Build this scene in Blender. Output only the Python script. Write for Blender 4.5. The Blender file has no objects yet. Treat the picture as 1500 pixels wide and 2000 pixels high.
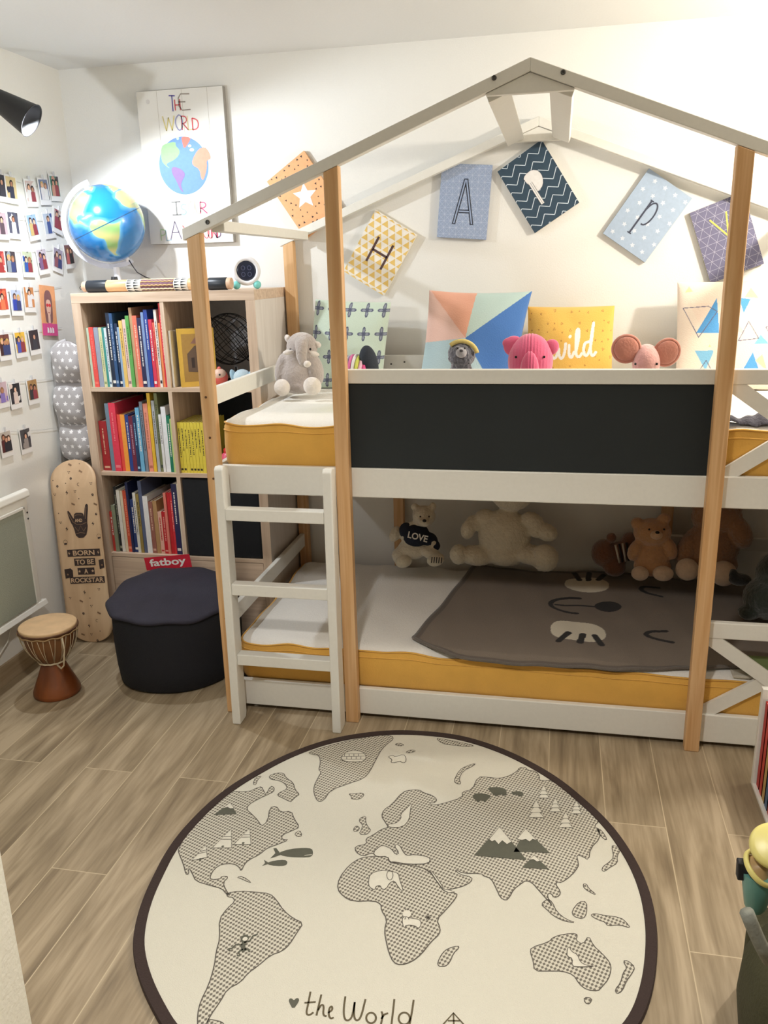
import bpy, bmesh, math, random
import numpy as np
from mathutils import Vector, Matrix, noise as mnoise
random.seed(7)
C = bpy.context.scene.collection
PI = math.pi

# ---------------------------------------------------------------- camera
F = 1617.5
CAM = np.array([1.1216, -2.4895, 1.5186])
def _rot(yaw, pitch, roll):
    cy, sy, cp, sp = math.cos(yaw), math.sin(yaw), math.cos(pitch), math.sin(pitch)
    f = np.array([sy*cp, cy*cp, sp]); r = np.array([cy, -sy, 0.]); u = np.cross(r, f)
    c, s = math.cos(roll), math.sin(roll)
    return np.array([c*r+s*u, -s*r+c*u, f])
R = _rot(-0.2082, -0.2855, -0.0255)
cam = bpy.data.cameras.new('camera'); cam.sensor_fit = 'HORIZONTAL'; cam.sensor_width = 36; cam.lens = F/1500*36
cam.clip_start = .02
camo = bpy.data.objects.new('camera', cam); C.objects.link(camo)
M4 = Matrix(((R[0][0], R[1][0], -R[2][0], CAM[0]), (R[0][1], R[1][1], -R[2][1], CAM[1]), (R[0][2], R[1][2], -R[2][2], CAM[2]), (0, 0, 0, 1)))
camo.matrix_world = M4
bpy.context.scene.camera = camo
# ---------------------------------------------------------------- world, exposure
sc = bpy.context.scene
sc.view_settings.view_transform = 'Standard'; sc.view_settings.look = 'None'
sc.view_settings.gamma = 1; sc.view_settings.use_curve_mapping = False
sc.view_settings.exposure = 0.95
w = bpy.data.worlds.new('world'); sc.world = w; w.use_nodes = True
w.node_tree.nodes['Background'].inputs[0].default_value = (.9, .93, 1, 1)
w.node_tree.nodes['Background'].inputs[1].default_value = .15
def light(name, kind, loc, energy, color, size=.1, target=None, **kw):
    l = bpy.data.lights.new(name, kind); l.energy = energy; l.color = color
    if kind == 'AREA':
        l.shape = 'DISK'; l.size = size
    else: l.shadow_soft_size = size
    for k, v in kw.items(): setattr(l, k, v)
    o = bpy.data.objects.new(name, l); C.objects.link(o); o.location = loc
    if target is not None:
        o.rotation_euler = (Vector(target)-Vector(loc)).to_track_quat('-Z', 'Y').to_euler()
    return o
# warm spot high on the right, added overhead fill that brightens the lower fronts
light('warm_spot', 'POINT', (2.35, .16, 2.02), 33, (1, .92, .80), .04)
light('overhead_fill', 'SPOT', (.70, -1.85, 2.32), 66, (1, .96, .91), .09, target=(.70, -1.85, 0), spot_size=math.radians(142), spot_blend=.6)

def on(x, y, ax, v):
    """the point where the sight line through photo pixel x, y meets the plane coordinate[ax] = v"""
    d = R.T @ np.array([(x-750)/F, (1000-y)/F, 1]); t = (v-CAM[ax])/d[ax]
    return CAM + t*d
def ppm(P): return F/float(R[2] @ (np.array(P)-CAM))

# ---------------------------------------------------------------- materials
def lin(c):
    c = c/255 if c > 1 or isinstance(c, int) else c
    return c/12.92 if c <= .04045 else ((c+.055)/1.055)**2.4
def rgb(r, g, b): return (lin(int(r)), lin(int(g)), lin(int(b)))
MATS = {}
def mat(name, col, rough=.6, bump=0, scale=60, var=0, metallic=0, spec=.5, sheen=0, coat=0, alpha=1, stretch=(1, 1, 1), detail=3, attr=False, vscale=None):
    if name in MATS: return MATS[name]
    m = bpy.data.materials.new(name); m.use_nodes = True; nt = m.node_tree; n = nt.nodes; b = n['Principled BSDF']
    c = rgb(*col)+(1,)
    b.inputs['Base Color'].default_value = c; b.inputs['Roughness'].default_value = rough
    b.inputs['Metallic'].default_value = metallic; b.inputs['Specular IOR Level'].default_value = spec
    if sheen: b.inputs['Sheen Weight'].default_value = sheen; b.inputs['Sheen Roughness'].default_value = .6
    if coat: b.inputs['Coat Weight'].default_value = coat
    if alpha < 1: b.inputs['Alpha'].default_value = alpha
    src = None
    tc = n.new('ShaderNodeTexCoord'); mp = n.new('ShaderNodeMapping'); mp.inputs['Scale'].default_value = stretch
    nt.links.new(tc.outputs['Object'], mp.inputs[0])
    if attr:
        a = n.new('ShaderNodeAttribute'); a.attribute_name = 'Col'; src = a.outputs['Color']
    if var or bump:
        no = n.new('ShaderNodeTexNoise'); no.inputs['Scale'].default_value = scale; no.inputs['Detail'].default_value = detail
        nt.links.new(mp.outputs[0], no.inputs['Vector'])
    if var:
        nv = no
        if vscale:
            nv = n.new('ShaderNodeTexNoise'); nv.inputs['Scale'].default_value = vscale; nv.inputs['Detail'].default_value = 4
            nt.links.new(mp.outputs[0], nv.inputs['Vector'])
        mr = n.new('ShaderNodeMapRange'); mr.inputs[1].default_value = .3; mr.inputs[2].default_value = .7
        mr.inputs[3].default_value = 1-var; mr.inputs[4].default_value = 1+var
        nt.links.new(nv.outputs['Fac'], mr.inputs[0])
        mx = n.new('ShaderNodeVectorMath'); mx.operation = 'SCALE'
        if src: nt.links.new(src, mx.inputs[0])
        else: mx.inputs[0].default_value = c[:3]
        nt.links.new(mr.outputs[0], mx.inputs['Scale']); src = mx.outputs[0]
    if src: nt.links.new(src, b.inputs['Base Color'])
    if bump:
        bp = n.new('ShaderNodeBump'); bp.inputs['Strength'].default_value = bump; bp.inputs['Distance'].default_value = .004
        nt.links.new(no.outputs['Fac'], bp.inputs['Height']); nt.links.new(bp.outputs[0], b.inputs['Normal'])
    MATS[name] = m
    return m
def wood(name, c1, c2, stretch, scale=1, rough=.5, bump=.1):
    """grain: noise stretched along one axis"""
    if name in MATS: return MATS[name]
    m = bpy.data.materials.new(name); m.use_nodes = True; nt = m.node_tree; n = nt.nodes; b = n['Principled BSDF']
    tc = n.new('ShaderNodeTexCoord'); mp = n.new('ShaderNodeMapping'); mp.inputs['Scale'].default_value = stretch
    nt.links.new(tc.outputs['Object'], mp.inputs[0])
    no = n.new('ShaderNodeTexNoise'); no.inputs['Scale'].default_value = scale; no.inputs['Detail'].default_value = 5; no.inputs['Distortion'].default_value = .6
    nt.links.new(mp.outputs[0], no.inputs['Vector'])
    cr = n.new('ShaderNodeValToRGB'); cr.color_ramp.elements[0].position = .35; cr.color_ramp.elements[1].position = .65
    cr.color_ramp.elements[0].color = rgb(*c1)+(1,); cr.color_ramp.elements[1].color = rgb(*c2)+(1,)
    nt.links.new(no.outputs['Fac'], cr.inputs[0]); nt.links.new(cr.outputs[0], b.inputs['Base Color'])
    bp = n.new('ShaderNodeBump'); bp.inputs['Strength'].default_value = bump; bp.inputs['Distance'].default_value = .002
    nt.links.new(no.outputs['Fac'], bp.inputs['Height']); nt.links.new(bp.outputs[0], b.inputs['Normal'])
    b.inputs['Roughness'].default_value = rough
    MATS[name] = m; return m
def plain(col, rough=.6):
    return mat('paint_%02x%02x%02x_%d' % (int(col[0]), int(col[1]), int(col[2]), rough*10), col, rough, var=.04, scale=90)

# ---------------------------------------------------------------- mesh building
ORG = {}
def basis(d):
    d = Vector(d).normalized(); a = Vector((0, 0, 1)) if abs(d.z) < .9 else Vector((1, 0, 0))
    u = d.cross(a).normalized(); return u, d.cross(u).normalized(), d
class MB:
    def __init__(s): s.v = []; s.f = []; s.m = []; s.sm = []; s.mats = []
    def mi(s, m):
        if m not in s.mats: s.mats.append(m)
        return s.mats.index(m)
    def add(s, vs, fs, m, smooth=False):
        o = len(s.v); k = s.mi(m)
        s.v += [tuple(float(c) for c in v) for v in vs]
        for f in fs: s.f.append(tuple(i+o for i in f)); s.m.append(k); s.sm.append(smooth)
        return s
    def box(s, x0, x1, y0, y1, z0, z1, m):
        vs = [(x, y, z) for x in (x0, x1) for y in (y0, y1) for z in (z0, z1)]
        return s.add(vs, [(0, 1, 3, 2), (4, 6, 7, 5), (0, 4, 5, 1), (2, 3, 7, 6), (0, 2, 6, 4), (1, 5, 7, 3)], m)
    def obox(s, c, u, v, w, m):
        c, u, v, w = map(Vector, (c, u, v, w))
        vs = [c+a*u+b*v+d*w for a in (-1, 1) for b in (-1, 1) for d in (-1, 1)]
        fs = [(0, 1, 3, 2), (4, 6, 7, 5), (0, 4, 5, 1), (2, 3, 7, 6), (0, 2, 6, 4), (1, 5, 7, 3)]
        if u.cross(v).dot(w) < 0: fs = [f[::-1] for f in fs]
        return s.add(vs, fs, m)
    def beam(s, p0, p1, wid, hgt, up, m):
        p0, p1 = Vector(p0), Vector(p1); d = (p1-p0); u = Vector(up); side = d.cross(u).normalized(); u = side.cross(d).normalized()
        return s.obox((p0+p1)/2, d/2, side*wid/2, u*hgt/2, m)
    def lathe(s, prof, m, n=32, c=(0, 0, 0), axis=(0, 0, 1), cap=True, smooth=True):
        u, v, d = basis(axis); c = Vector(c); vs = []; fs = []
        for r, h in prof:
            for i in range(n):
                a = 2*PI*i/n; vs.append(c+d*h+u*(r*math.cos(a))+v*(r*math.sin(a)))
        for j in range(len(prof)-1):
            for i in range(n):
                k = (i+1) % n; fs.append((j*n+i, j*n+k, (j+1)*n+k, (j+1)*n+i))
        s.add(vs, fs, m, smooth)
        if cap:
            for j, rev in ((0, True), (len(prof)-1, False)):
                if prof[j][0] > 1e-5:
                    ring = list(range(j*n, j*n+n)); s.add(vs[j*n:j*n+n], [tuple(range(n))[::-1] if rev else tuple(range(n))], m)
        return s
    def tube(s, pts, r, m, n=8, closed=False):
        pts = [Vector(p) for p in pts]; N = len(pts); vs = []; fs = []; pu = None
        for i, p in enumerate(pts):
            if closed: d = pts[(i+1) % N]-pts[i-1]
            else: d = pts[min(i+1, N-1)]-pts[max(i-1, 0)]
            d.normalize()
            if pu is None: u, _, _ = basis(d)
            else: u = (pu-d*pu.dot(d)).normalized()
            pu = u; v = d.cross(u); rr = r[i] if isinstance(r, (list, tuple)) else r
            for k in range(n):
                a = 2*PI*k/n; vs.append(p+u*(rr*math.cos(a))+v*(rr*math.sin(a)))
        for i in range(N if closed else N-1):
            for k in range(n):
                l = (k+1) % n; j = (i+1) % N
                fs.append((i*n+k, i*n+l, j*n+l, j*n+k))
        if not closed: fs += [tuple(range(n))[::-1], tuple(range((N-1)*n, N*n))]
        return s.add(vs, fs, m, True)
    def ell(s, c, rad, m, rot=None, n=24, k=16):
        c = Vector(c); vs = [(0, 0, 1)]; fs = []
        for j in range(1, k):
            t = PI*j/k
            for i in range(n):
                a = 2*PI*i/n; vs.append((math.sin(t)*math.cos(a), math.sin(t)*math.sin(a), math.cos(t)))
        vs.append((0, 0, -1)); L = len(vs)-1
        for i in range(n):
            l = (i+1) % n; fs.append((0, 1+i, 1+l)); fs.append((L, 1+(k-2)*n+l, 1+(k-2)*n+i))
            for j in range(k-2): fs.append((1+j*n+i, 1+(j+1)*n+i, 1+(j+1)*n+l, 1+j*n+l))
        Rm = rot if rot is not None else Matrix.Identity(3)
        vs = [c+Rm @ Vector((p[0]*rad[0], p[1]*rad[1], p[2]*rad[2])) for p in vs]
        return s.add(vs, fs, m, True)
    def poly(s, pts, m): return s.add(pts, [tuple(range(len(pts)))], m)
    def build(s, name, parent=None, bevel=0, seg=2, solid=True):
        if parent is not None: org = ORG[parent.name]
        else:
            a = np.array(s.v); lo, hi = a.min(0), a.max(0); org = np.array([(lo[0]+hi[0])/2, (lo[1]+hi[1])/2, lo[2]])
        me = bpy.data.meshes.new(name)
        me.from_pydata([(v[0]-org[0], v[1]-org[1], v[2]-org[2]) for v in s.v], [], s.f)
        for m in s.mats: me.materials.append(m)
        me.polygons.foreach_set('material_index', s.m); me.polygons.foreach_set('use_smooth', s.sm); me.update()
        o = bpy.data.objects.new(name, me); C.objects.link(o)
        if parent is not None: o.parent = parent
        else: o.location = org
        ORG[o.name] = org
        if bevel:
            b = o.modifiers.new('bevel', 'BEVEL'); b.width = bevel; b.segments = seg; b.limit_method = 'ANGLE'; b.angle_limit = .7; b.harden_normals = False
        return o
def tag(o, label=None, cat=None, group=None, kind=None):
    if label: o['label'] = label
    if cat: o['category'] = cat
    if group: o['group'] = group
    if kind: o['kind'] = kind
    return o
def thing(name, label, cat, loc, group=None):
    o = bpy.data.objects.new(name, None); C.objects.link(o); o.location = tuple(float(c) for c in loc); o.empty_display_size = .05
    ORG[o.name] = np.array([float(c) for c in loc]); return tag(o, label, cat, group)
# flat drawings: polygons and pen strokes laid on a plane frame
class Fr:
    def __init__(s, o, u, v, n=None):
        s.o = Vector(o); s.u = Vector(u).normalized(); s.v = Vector(v).normalized(); s.n = Vector(n).normalized() if n is not None else s.u.cross(s.v)
    def p(s, a, b, h=0): return s.o+s.u*a+s.v*b+s.n*h
def tess(pts):
    from mathutils.geometry import tessellate_polygon
    return [tuple(t) for t in tessellate_polygon([[Vector((p[0], p[1], 0)) for p in pts]])]
def area2(pts): return sum(pts[i-1][0]*pts[i][1]-pts[i][0]*pts[i-1][1] for i in range(len(pts)))
def fpoly(mb, fr, pts, h, m):
    pts = list(pts)
    if area2(pts) < 0: pts = pts[::-1]
    ts = tess(pts); V = [fr.p(a, b, h) for a, b in pts]; out = []
    for t in ts:
        a = (V[t[1]]-V[t[0]]).cross(V[t[2]]-V[t[0]]).dot(fr.n)
        out.append(t if a > 0 else t[::-1])
    mb.add(V, out, m)
def fline(mb, fr, pts, wd, h, m, closed=False):
    pts = [Vector(p) for p in pts]; N = len(pts)
    if closed: pts = pts+[pts[0]]; N += 1
    L = []; Rr = []
    for i in range(N):
        a = pts[i-1] if i > 0 else (pts[-2] if closed else None); b = pts[i+1] if i < N-1 else (pts[1] if closed else None)
        d = Vector((0, 0))
        if a is not None and (pts[i]-a).length > 0: d += (pts[i]-a).normalized()
        if b is not None and (b-pts[i]).length > 0: d += (b-pts[i]).normalized()
        if d.length < 1e-6: d = Vector((1, 0))
        d.normalize(); nn = Vector((-d.y, d.x)); L.append(pts[i]+nn*wd/2); Rr.append(pts[i]-nn*wd/2)
    vs = [fr.p(q[0], q[1], h) for q in L]+[fr.p(q[0], q[1], h) for q in Rr]
    mb.add(vs, [(i, i+N, i+1+N, i+1) for i in range(N-1)], m)
def fell(mb, fr, c, rx, ry, h, m, n=18, a0=0):
    ca, sa = math.cos(a0), math.sin(a0)
    fpoly(mb, fr, [(c[0]+rx*math.cos(t)*ca-ry*math.sin(t)*sa, c[1]+rx*math.cos(t)*sa+ry*math.sin(t)*ca) for t in [2*PI*i/n for i in range(n)]], h, m)
def frect(mb, fr, x0, x1, y0, y1, h, m): fpoly(mb, fr, [(x0, y0), (x1, y0), (x1, y1), (x0, y1)], h, m)
def star(c, r, ri=.42, n=5, a0=PI/2): return [(c[0]+(r if i % 2 == 0 else r*ri)*math.cos(a0+PI*i/n), c[1]+(r if i % 2 == 0 else r*ri)*math.sin(a0+PI*i/n)) for i in range(2*n)]
def smoothpts(pts, it=1, closed=True):
    for _ in range(it):
        out = []; N = len(pts)
        for i in range(N if closed else N-1):
            a, b = pts[i], pts[(i+1) % N]
            out += [(a[0]*.75+b[0]*.25, a[1]*.75+b[1]*.25), (a[0]*.25+b[0]*.75, a[1]*.25+b[1]*.75)]
        if not closed: out = [pts[0]]+out+[pts[-1]]
        pts = out
    return pts
_T = {}
def glyphs(t, bold=False):
    k = (t, bold)
    if k not in _T:
        cu = bpy.data.curves.new('t', 'FONT'); cu.body = t; cu.size = 1; cu.resolution_u = 3
        if bold: cu.offset = .025
        ob = bpy.data.objects.new('t', cu); C.objects.link(ob)
        dg = bpy.context.evaluated_depsgraph_get(); ev = ob.evaluated_get(dg); me = ev.to_mesh()
        vs = np.array([v.co[:] for v in me.vertices]); fs = [tuple(p.vertices) for p in me.polygons]
        ev.to_mesh_clear(); bpy.data.objects.remove(ob); bpy.data.curves.remove(cu)
        lo = vs.min(0); hi = vs.max(0); _T[k] = ((vs-lo)[:, :2], fs, hi-lo)
    return _T[k]
def ftext(mb, fr, t, x0, x1, y0, y1, h, m, bold=False, thick=0):
    """text stretched to fill the box x0..x1, y0..y1"""
    vs, fs, ext = glyphs(t, bold)
    P = [(x0+(v[0]/ext[0])*(x1-x0), y0+(v[1]/ext[1])*(y1-y0)) for v in vs]
    V = [fr.p(a, b, h) for a, b in P]; out = []
    for f in fs:
        a = (V[f[1]]-V[f[0]]).cross(V[f[2]]-V[f[0]]).dot(fr.n); out.append(f if a > 0 else f[::-1])
    mb.add(V, out, m)
def gridmesh(name, P, col, m, parent=None, smooth=True):
    """P: n x k x 3 points, col: n x k x 3 linear colours"""
    n, k = P.shape[:2]; V = P.reshape(-1, 3)
    if parent is not None: org = ORG[parent.name]
    else:
        lo, hi = V.min(0), V.max(0); org = np.array([(lo[0]+hi[0])/2, (lo[1]+hi[1])/2, lo[2]])
    i = np.arange((n-1)*(k-1)); a = (i//(k-1))*k+i % (k-1)
    Q = np.stack([a, a+1, a+k+1, a+k], 1)
    me = bpy.data.meshes.new(name); me.vertices.add(len(V)); me.vertices.foreach_set('co', (V-org).astype(np.float32).ravel())
    me.loops.add(Q.size); me.loops.foreach_set('vertex_index', Q.astype(np.int32).ravel())
    me.polygons.add(len(Q)); me.polygons.foreach_set('loop_start', np.arange(0, Q.size, 4, dtype=np.int32)); me.polygons.foreach_set('loop_total', np.full(len(Q), 4, np.int32))
    me.update(calc_edges=True); me.polygons.foreach_set('use_smooth', np.full(len(Q), smooth))
    at = me.color_attributes.new('Col', 'FLOAT_COLOR', 'POINT')
    at.data.foreach_set('color', np.concatenate([col.reshape(-1, 3), np.ones((len(V), 1))], 1).astype(np.float32).ravel())
    me.materials.append(m); o = bpy.data.objects.new(name, me); C.objects.link(o)
    if parent is not None: o.parent = parent
    else: o.location = org
    ORG[o.name] = org; return o
# numpy painting on coordinate arrays
def A(*c): return np.array(rgb(*c))
def inpoly(X, Y, pts):
    r = np.zeros(X.shape, bool); n = len(pts)
    for i in range(n):
        (x1, y1), (x2, y2) = pts[i], pts[i-1]
        if y1 == y2: continue
        r ^= ((Y < y1) != (Y < y2)) & (X < (x2-x1)*(Y-y1)/(y2-y1)+x1)
    return r
def dline(X, Y, pts, closed=False):
    d = np.full(X.shape, 1e9)
    if closed: pts = list(pts)+[pts[0]]
    for (x1, y1), (x2, y2) in zip(pts[:-1], pts[1:]):
        dx, dy = x2-x1, y2-y1; t = np.clip(((X-x1)*dx+(Y-y1)*dy)/(dx*dx+dy*dy+1e-12), 0, 1)
        d = np.minimum(d, np.hypot(X-x1-t*dx, Y-y1-t*dy))
    return d
def paint(col, mask, c): col[mask] = c

# common materials
WHITE = mat('white_lacquer', (232, 230, 222), .42, bump=.08, scale=25, stretch=(3, 3, 3), var=.015)
PINE = wood('pine_upright', (204, 156, 104), (224, 184, 136), (55, 55, 2.2), 1, .5)
OAK = wood('oak_upright', (196, 170, 146), (218, 195, 172), (60, 60, 3), 1, .55)
OAKH = wood('oak_level', (196, 170, 146), (218, 195, 172), (3, 60, 60), 1, .55)
OAK_LIT = wood('lit_oak_side', (214, 206, 198), (224, 217, 210), (40, 40, 3), 1, .55)  # oak made paler: lamp light from the right is in the colour
BLACK = mat('black_matt', (26, 26, 30), .6, bump=.05)
INK = mat('ink', (40, 42, 44), .8)
GREYPL = mat('grey_plastic', (150, 150, 150), .5)
STEEL = mat('dull_steel', (90, 90, 88), .45, metallic=.8)
PAPER = mat('page_paper', (226, 218, 200), .8, bump=.15, scale=300, var=.05)

# ================================================================ the room
YW, XL, XR, YB, ZC = .99, -.95, 3.0, -3.1, 2.345
wall_m = mat('wall_paint', (236, 235, 230), .85, bump=.12, scale=180, var=.01)
ceil_m = mat('ceiling_paint', (228, 228, 226), .9, bump=.1, scale=120, var=.01)
def struct(name, mb): return tag(mb.build(name), kind='structure')
struct('wall_back', MB().box(XL-.1, XR+.1, YW, YW+.1, 0, ZC, wall_m))
struct('wall_left', MB().box(XL-.1, XL, YB, YW, 0, ZC, wall_m))
struct('wall_right', MB().box(XR, XR+.1, YB, YW, 0, ZC, mat('right_wall_dim', (196, 192, 182), .85)))  # unseen wall, toned down to lessen bounce light
struct('wall_front', MB().box(XL-.1, XR+.1, YB-.1, YB, 0, ZC, mat('front_wall_dim', (120, 114, 106), .85)))  # unseen wall, made dark so less light returns to the roof fronts
struct('ceiling', MB().box(XL-.1, XR+.1, YB-.1, YW+.1, ZC, ZC+.1, ceil_m))
# wood-look floor: planks run from the viewer to the back wall
fm = bpy.data.materials.new('plank_floor'); fm.use_nodes = True; nt = fm.node_tree; n = nt.nodes; b = n['Principled BSDF']
tc = n.new('ShaderNodeTexCoord'); mp = n.new('ShaderNodeMapping'); mp.inputs['Rotation'].default_value = (0, 0, PI/2)
mp.inputs['Location'].default_value = (.35, .323, 0)
nt.links.new(tc.outputs['Object'], mp.inputs[0])
br = n.new('ShaderNodeTexBrick'); br.offset = .37; br.inputs['Scale'].default_value = 1; br.inputs['Brick Width'].default_value = 1.2; br.inputs['Row Height'].default_value = .1625
br.inputs['Mortar Size'].default_value = .0016; br.inputs['Mortar Smooth'].default_value = .3
br.inputs['Color1'].default_value = (0, 0, 0, 1); br.inputs['Color2'].default_value = (1, 1, 1, 1); br.inputs['Mortar'].default_value = (.5, .5, .5, 1); br.inputs['Bias'].default_value = 0
nt.links.new(mp.outputs[0], br.inputs['Vector'])
off = n.new('ShaderNodeVectorMath'); off.operation = 'SCALE'; off.inputs['Scale'].default_value = 7.3; nt.links.new(br.outputs['Color'], off.inputs[0])
ad = n.new('ShaderNodeVectorMath'); ad.operation = 'ADD'; nt.links.new(tc.outputs['Object'], ad.inputs[0]); nt.links.new(off.outputs[0], ad.inputs[1])
mg = n.new('ShaderNodeMapping'); mg.inputs['Scale'].default_value = (9, 1.1, 1); nt.links.new(ad.outputs[0], mg.inputs[0])
no = n.new('ShaderNodeTexNoise'); no.inputs['Scale'].default_value = 1.3; no.inputs['Detail'].default_value = 5; no.inputs['Distortion'].default_value = 1.4; nt.links.new(mg.outputs[0], no.inputs['Vector'])
mg2 = n.new('ShaderNodeMapping'); mg2.inputs['Scale'].default_value = (110, 6, 1); nt.links.new(ad.outputs[0], mg2.inputs[0])
no2 = n.new('ShaderNodeTexNoise'); no2.inputs['Scale'].default_value = 1; no2.inputs['Detail'].default_value = 3; nt.links.new(mg2.outputs[0], no2.inputs['Vector'])
mth = n.new('ShaderNodeMath'); mth.operation = 'MULTIPLY_ADD'; mth.inputs[1].default_value = .35; nt.links.new(no2.outputs['Fac'], mth.inputs[0]); nt.links.new(no.outputs['Fac'], mth.inputs[2])
cr = n.new('ShaderNodeValToRGB'); e = cr.color_ramp.elements; e[0].position = .42; e[0].color = rgb(120, 104, 82)+(1,); e[1].position = .86; e[1].color = rgb(178, 160, 133)+(1,)
x = e.new(.62); x.color = rgb(148, 131, 105)+(1,)
nt.links.new(mth.outputs[0], cr.inputs[0])
mx = n.new('ShaderNodeMix'); mx.data_type = 'RGBA'; mx.inputs[7].default_value = rgb(194, 177, 147)+(1,)
nt.links.new(br.outputs['Fac'], mx.inputs[0]); nt.links.new(cr.outputs[0], mx.inputs[6]); nt.links.new(mx.outputs[2], b.inputs['Base Color'])
b.inputs['Roughness'].default_value = .5; b.inputs['Specular IOR Level'].default_value = .35
bp = n.new('ShaderNodeBump'); bp.inputs['Strength'].default_value = .15; bp.inputs['Distance'].default_value = .002; nt.links.new(mth.outputs[0], bp.inputs['Height']); nt.links.new(bp.outputs[0], b.inputs['Normal'])
fl = MB().box(XL-.1, XR+.1, YB-.1, YW+.1, -.1, 0, fm).build('floor'); tag(fl, kind='structure')
fl.data.transform(Matrix.Translation(fl.location)); fl.location = (0, 0, 0)   # plank pattern in room coordinates
skirt_m = wood('skirting_wood', (150, 130, 102), (172, 152, 124), (8, 3, 60), 1, .5)
struct('baseboard_left', MB().box(XL, XL+.011, -1.6, YW-.012, 0, .08, skirt_m))
struct('baseboard_back', MB().box(XL, XR, YW-.012, YW, 0, .08, skirt_m))
# end of a short white partition close to the viewer
q = on(62, 2000, 2, .12)
struct('wall_entry', MB().box(XL, q[0], q[1]-.12, q[1], 0, ZC, mat('entry_paint', (238, 236, 224), .8, bump=.5, scale=90)))

# ================================================================ the bunk bed
L2, DB = 2.051, .97
PW, PD = .045, .035
X2, X3 = .4405, 1.5665
XA = 1.0257; ZAP, ZEV = 2.051, 1.655
SL = (ZAP-ZEV)/XA
bed = thing('house_bunk_bed', 'white and pine children\'s bunk bed shaped like a house with a roof frame', 'bed', (XA, .49, 0))
def ztop(x): return ZAP-abs(x-XA)*SL-.037
def up(x0, y0, z1, z0=0):
    za, zb_ = (z1, z1) if z1 < 1.3 else (ztop(x0)+.0025, ztop(x0+PW)+.0025)
    vs = [(x, y, z) for x, zt in ((x0, za), (x0+PW, zb_)) for y in (y0, y0+PD) for z in (z0, zt)]
    MB().add(vs, [(0, 1, 3, 2), (4, 6, 7, 5), (0, 4, 5, 1), (2, 3, 7, 6), (0, 2, 6, 4), (1, 5, 7, 3)], PINE).build('post', bed, bevel=.003)
for x0 in (0, X2, X3, L2-PW): up(x0, 0, min(ztop(x0), ztop(x0+PW))-.0005)
for x0 in (0, L2-PW): up(x0, DB-PD, min(ztop(x0), ztop(x0+PW))-.0005)
for x0 in (X2, X3): up(x0, DB-PD, 1.165)
# knots and plugs on the front left post, bolts in the roof
for k, (x, y) in enumerate(((402, 776), (410, 855), (417, 935), (441, 1208))):
    p = on(x, y, 1, -.0005); MB().lathe([(.004, 0), (.004, .0012)], mat('knot', (92, 60, 30), .7), 12, p, (0, -1, 0)).build('screw_plug', bed)
def rafter(y0, name='rafter'):
    for s in (-1, 1):
        xe = XA+s*(XA+.012); ze = ZAP-(XA+.012)*SL; t = .034
        pts = [(XA, ZAP), (xe, ze), (xe, ze-t), (XA, ZAP-t)]
        if s > 0: pts = pts[::-1]
        vs = [(x, y0, z) for x, z in pts]+[(x, y0+PD, z) for x, z in pts]
        MB().add(vs, [(0, 1, 2, 3), (7, 6, 5, 4), (0, 4, 5, 1), (1, 5, 6, 2), (2, 6, 7, 3), (3, 7, 4, 0)], WHITE).build(name, bed, bevel=.002)
rafter(0); rafter(DB-PD)
for y0 in (.008, DB-.03):
    hw = .118; zb = ZAP-.034-hw*SL
    vs = [(XA-hw, y0, zb-.006), (XA+hw, y0, zb-.006), (XA+hw, y0, zb-.001), (XA, y0, ZAP-.035), (XA-hw, y0, zb-.001)]
    vs += [(x, y0+.022, z) for x, y, z in vs]
    MB().add(vs, [(0, 1, 2, 3, 4), (9, 8, 7, 6, 5), (0, 5, 6, 1), (1, 6, 7, 2), (2, 7, 8, 3), (3, 8, 9, 4), (4, 9, 5, 0)], WHITE).build('ridge_gusset', bed, bevel=.0015)
for s in (-1, 1):    # two boards joining the front and back roof frames at the ridge
    c = Vector((XA+s*.085, DB/2, ZAP-.034-.085*SL-.012)); u = Vector((s*.032, 0, -.032*SL)).normalized()*.033
    MB().obox(c, u, Vector((0, DB/2-.036, 0)), Vector((s*SL, 0, 1)).normalized()*.009, WHITE).build('ridge_board', bed, bevel=.002)
for s in (-1, 1):
    xe = XA+s*(XA-.09)
    MB().box(xe-.022, xe+.022, PD, DB-PD, 1.640, 1.672, WHITE).build('eave_beam', bed, bevel=.002)
for x, y in ((405, 434), (965, 152), (1100, 141)):
    p = on(x, y, 1, -.0003)
    MB().lathe([(.007, 0), (.0065, .002), (.003, .002), (.003, .0005)], STEEL, 16, p, (0, -1, 0)).build('bolt', bed)
def rail(name, x0, x1, y0, y1, z0, z1, m=WHITE): return MB().box(x0, x1, y0, y1, z0, z1, m).build(name, bed, bevel=.003)
rail('bottom_rail', .004, L2-.004, .036, .058, .018, .116)
rail('deck_rail', .004, L2-.004, .036, .058, .808, .905)
rail('guard_rail', X2+.002, L2-.004, .036, .058, 1.176, 1.220)
chalk = mat('blackboard', (30, 36, 38), .75, bump=.04, scale=200, var=.12, vscale=4)
rail('chalkboard_panel', X2+.004, X3+PW-.004, .043, .052, .9055, 1.1755, chalk)
rail('bottom_rail', .004, L2-.004, DB-.058, DB-.036, .018, .116)
rail('deck_rail', .004, L2-.004, DB-.058, DB-.036, .808, .905)
rail('guard_rail', .004, L2-.004, DB-.058, DB-.036, 1.118, 1.175)
for x, y in ((790, 707), (764, 711)):
    p = on(x, y, 1, DB-.0585); MB().lathe([(.004, 0), (.004, .001)], STEEL, 10, p, (0, -1, 0)).build('bolt', bed)
rail('guard_rail', X3+.01, L2-.004, .036, .058, .384, .438)
rail('guard_rail', X3+.01, L2-.004, DB-.058, DB-.036, .384, .438)
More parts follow.
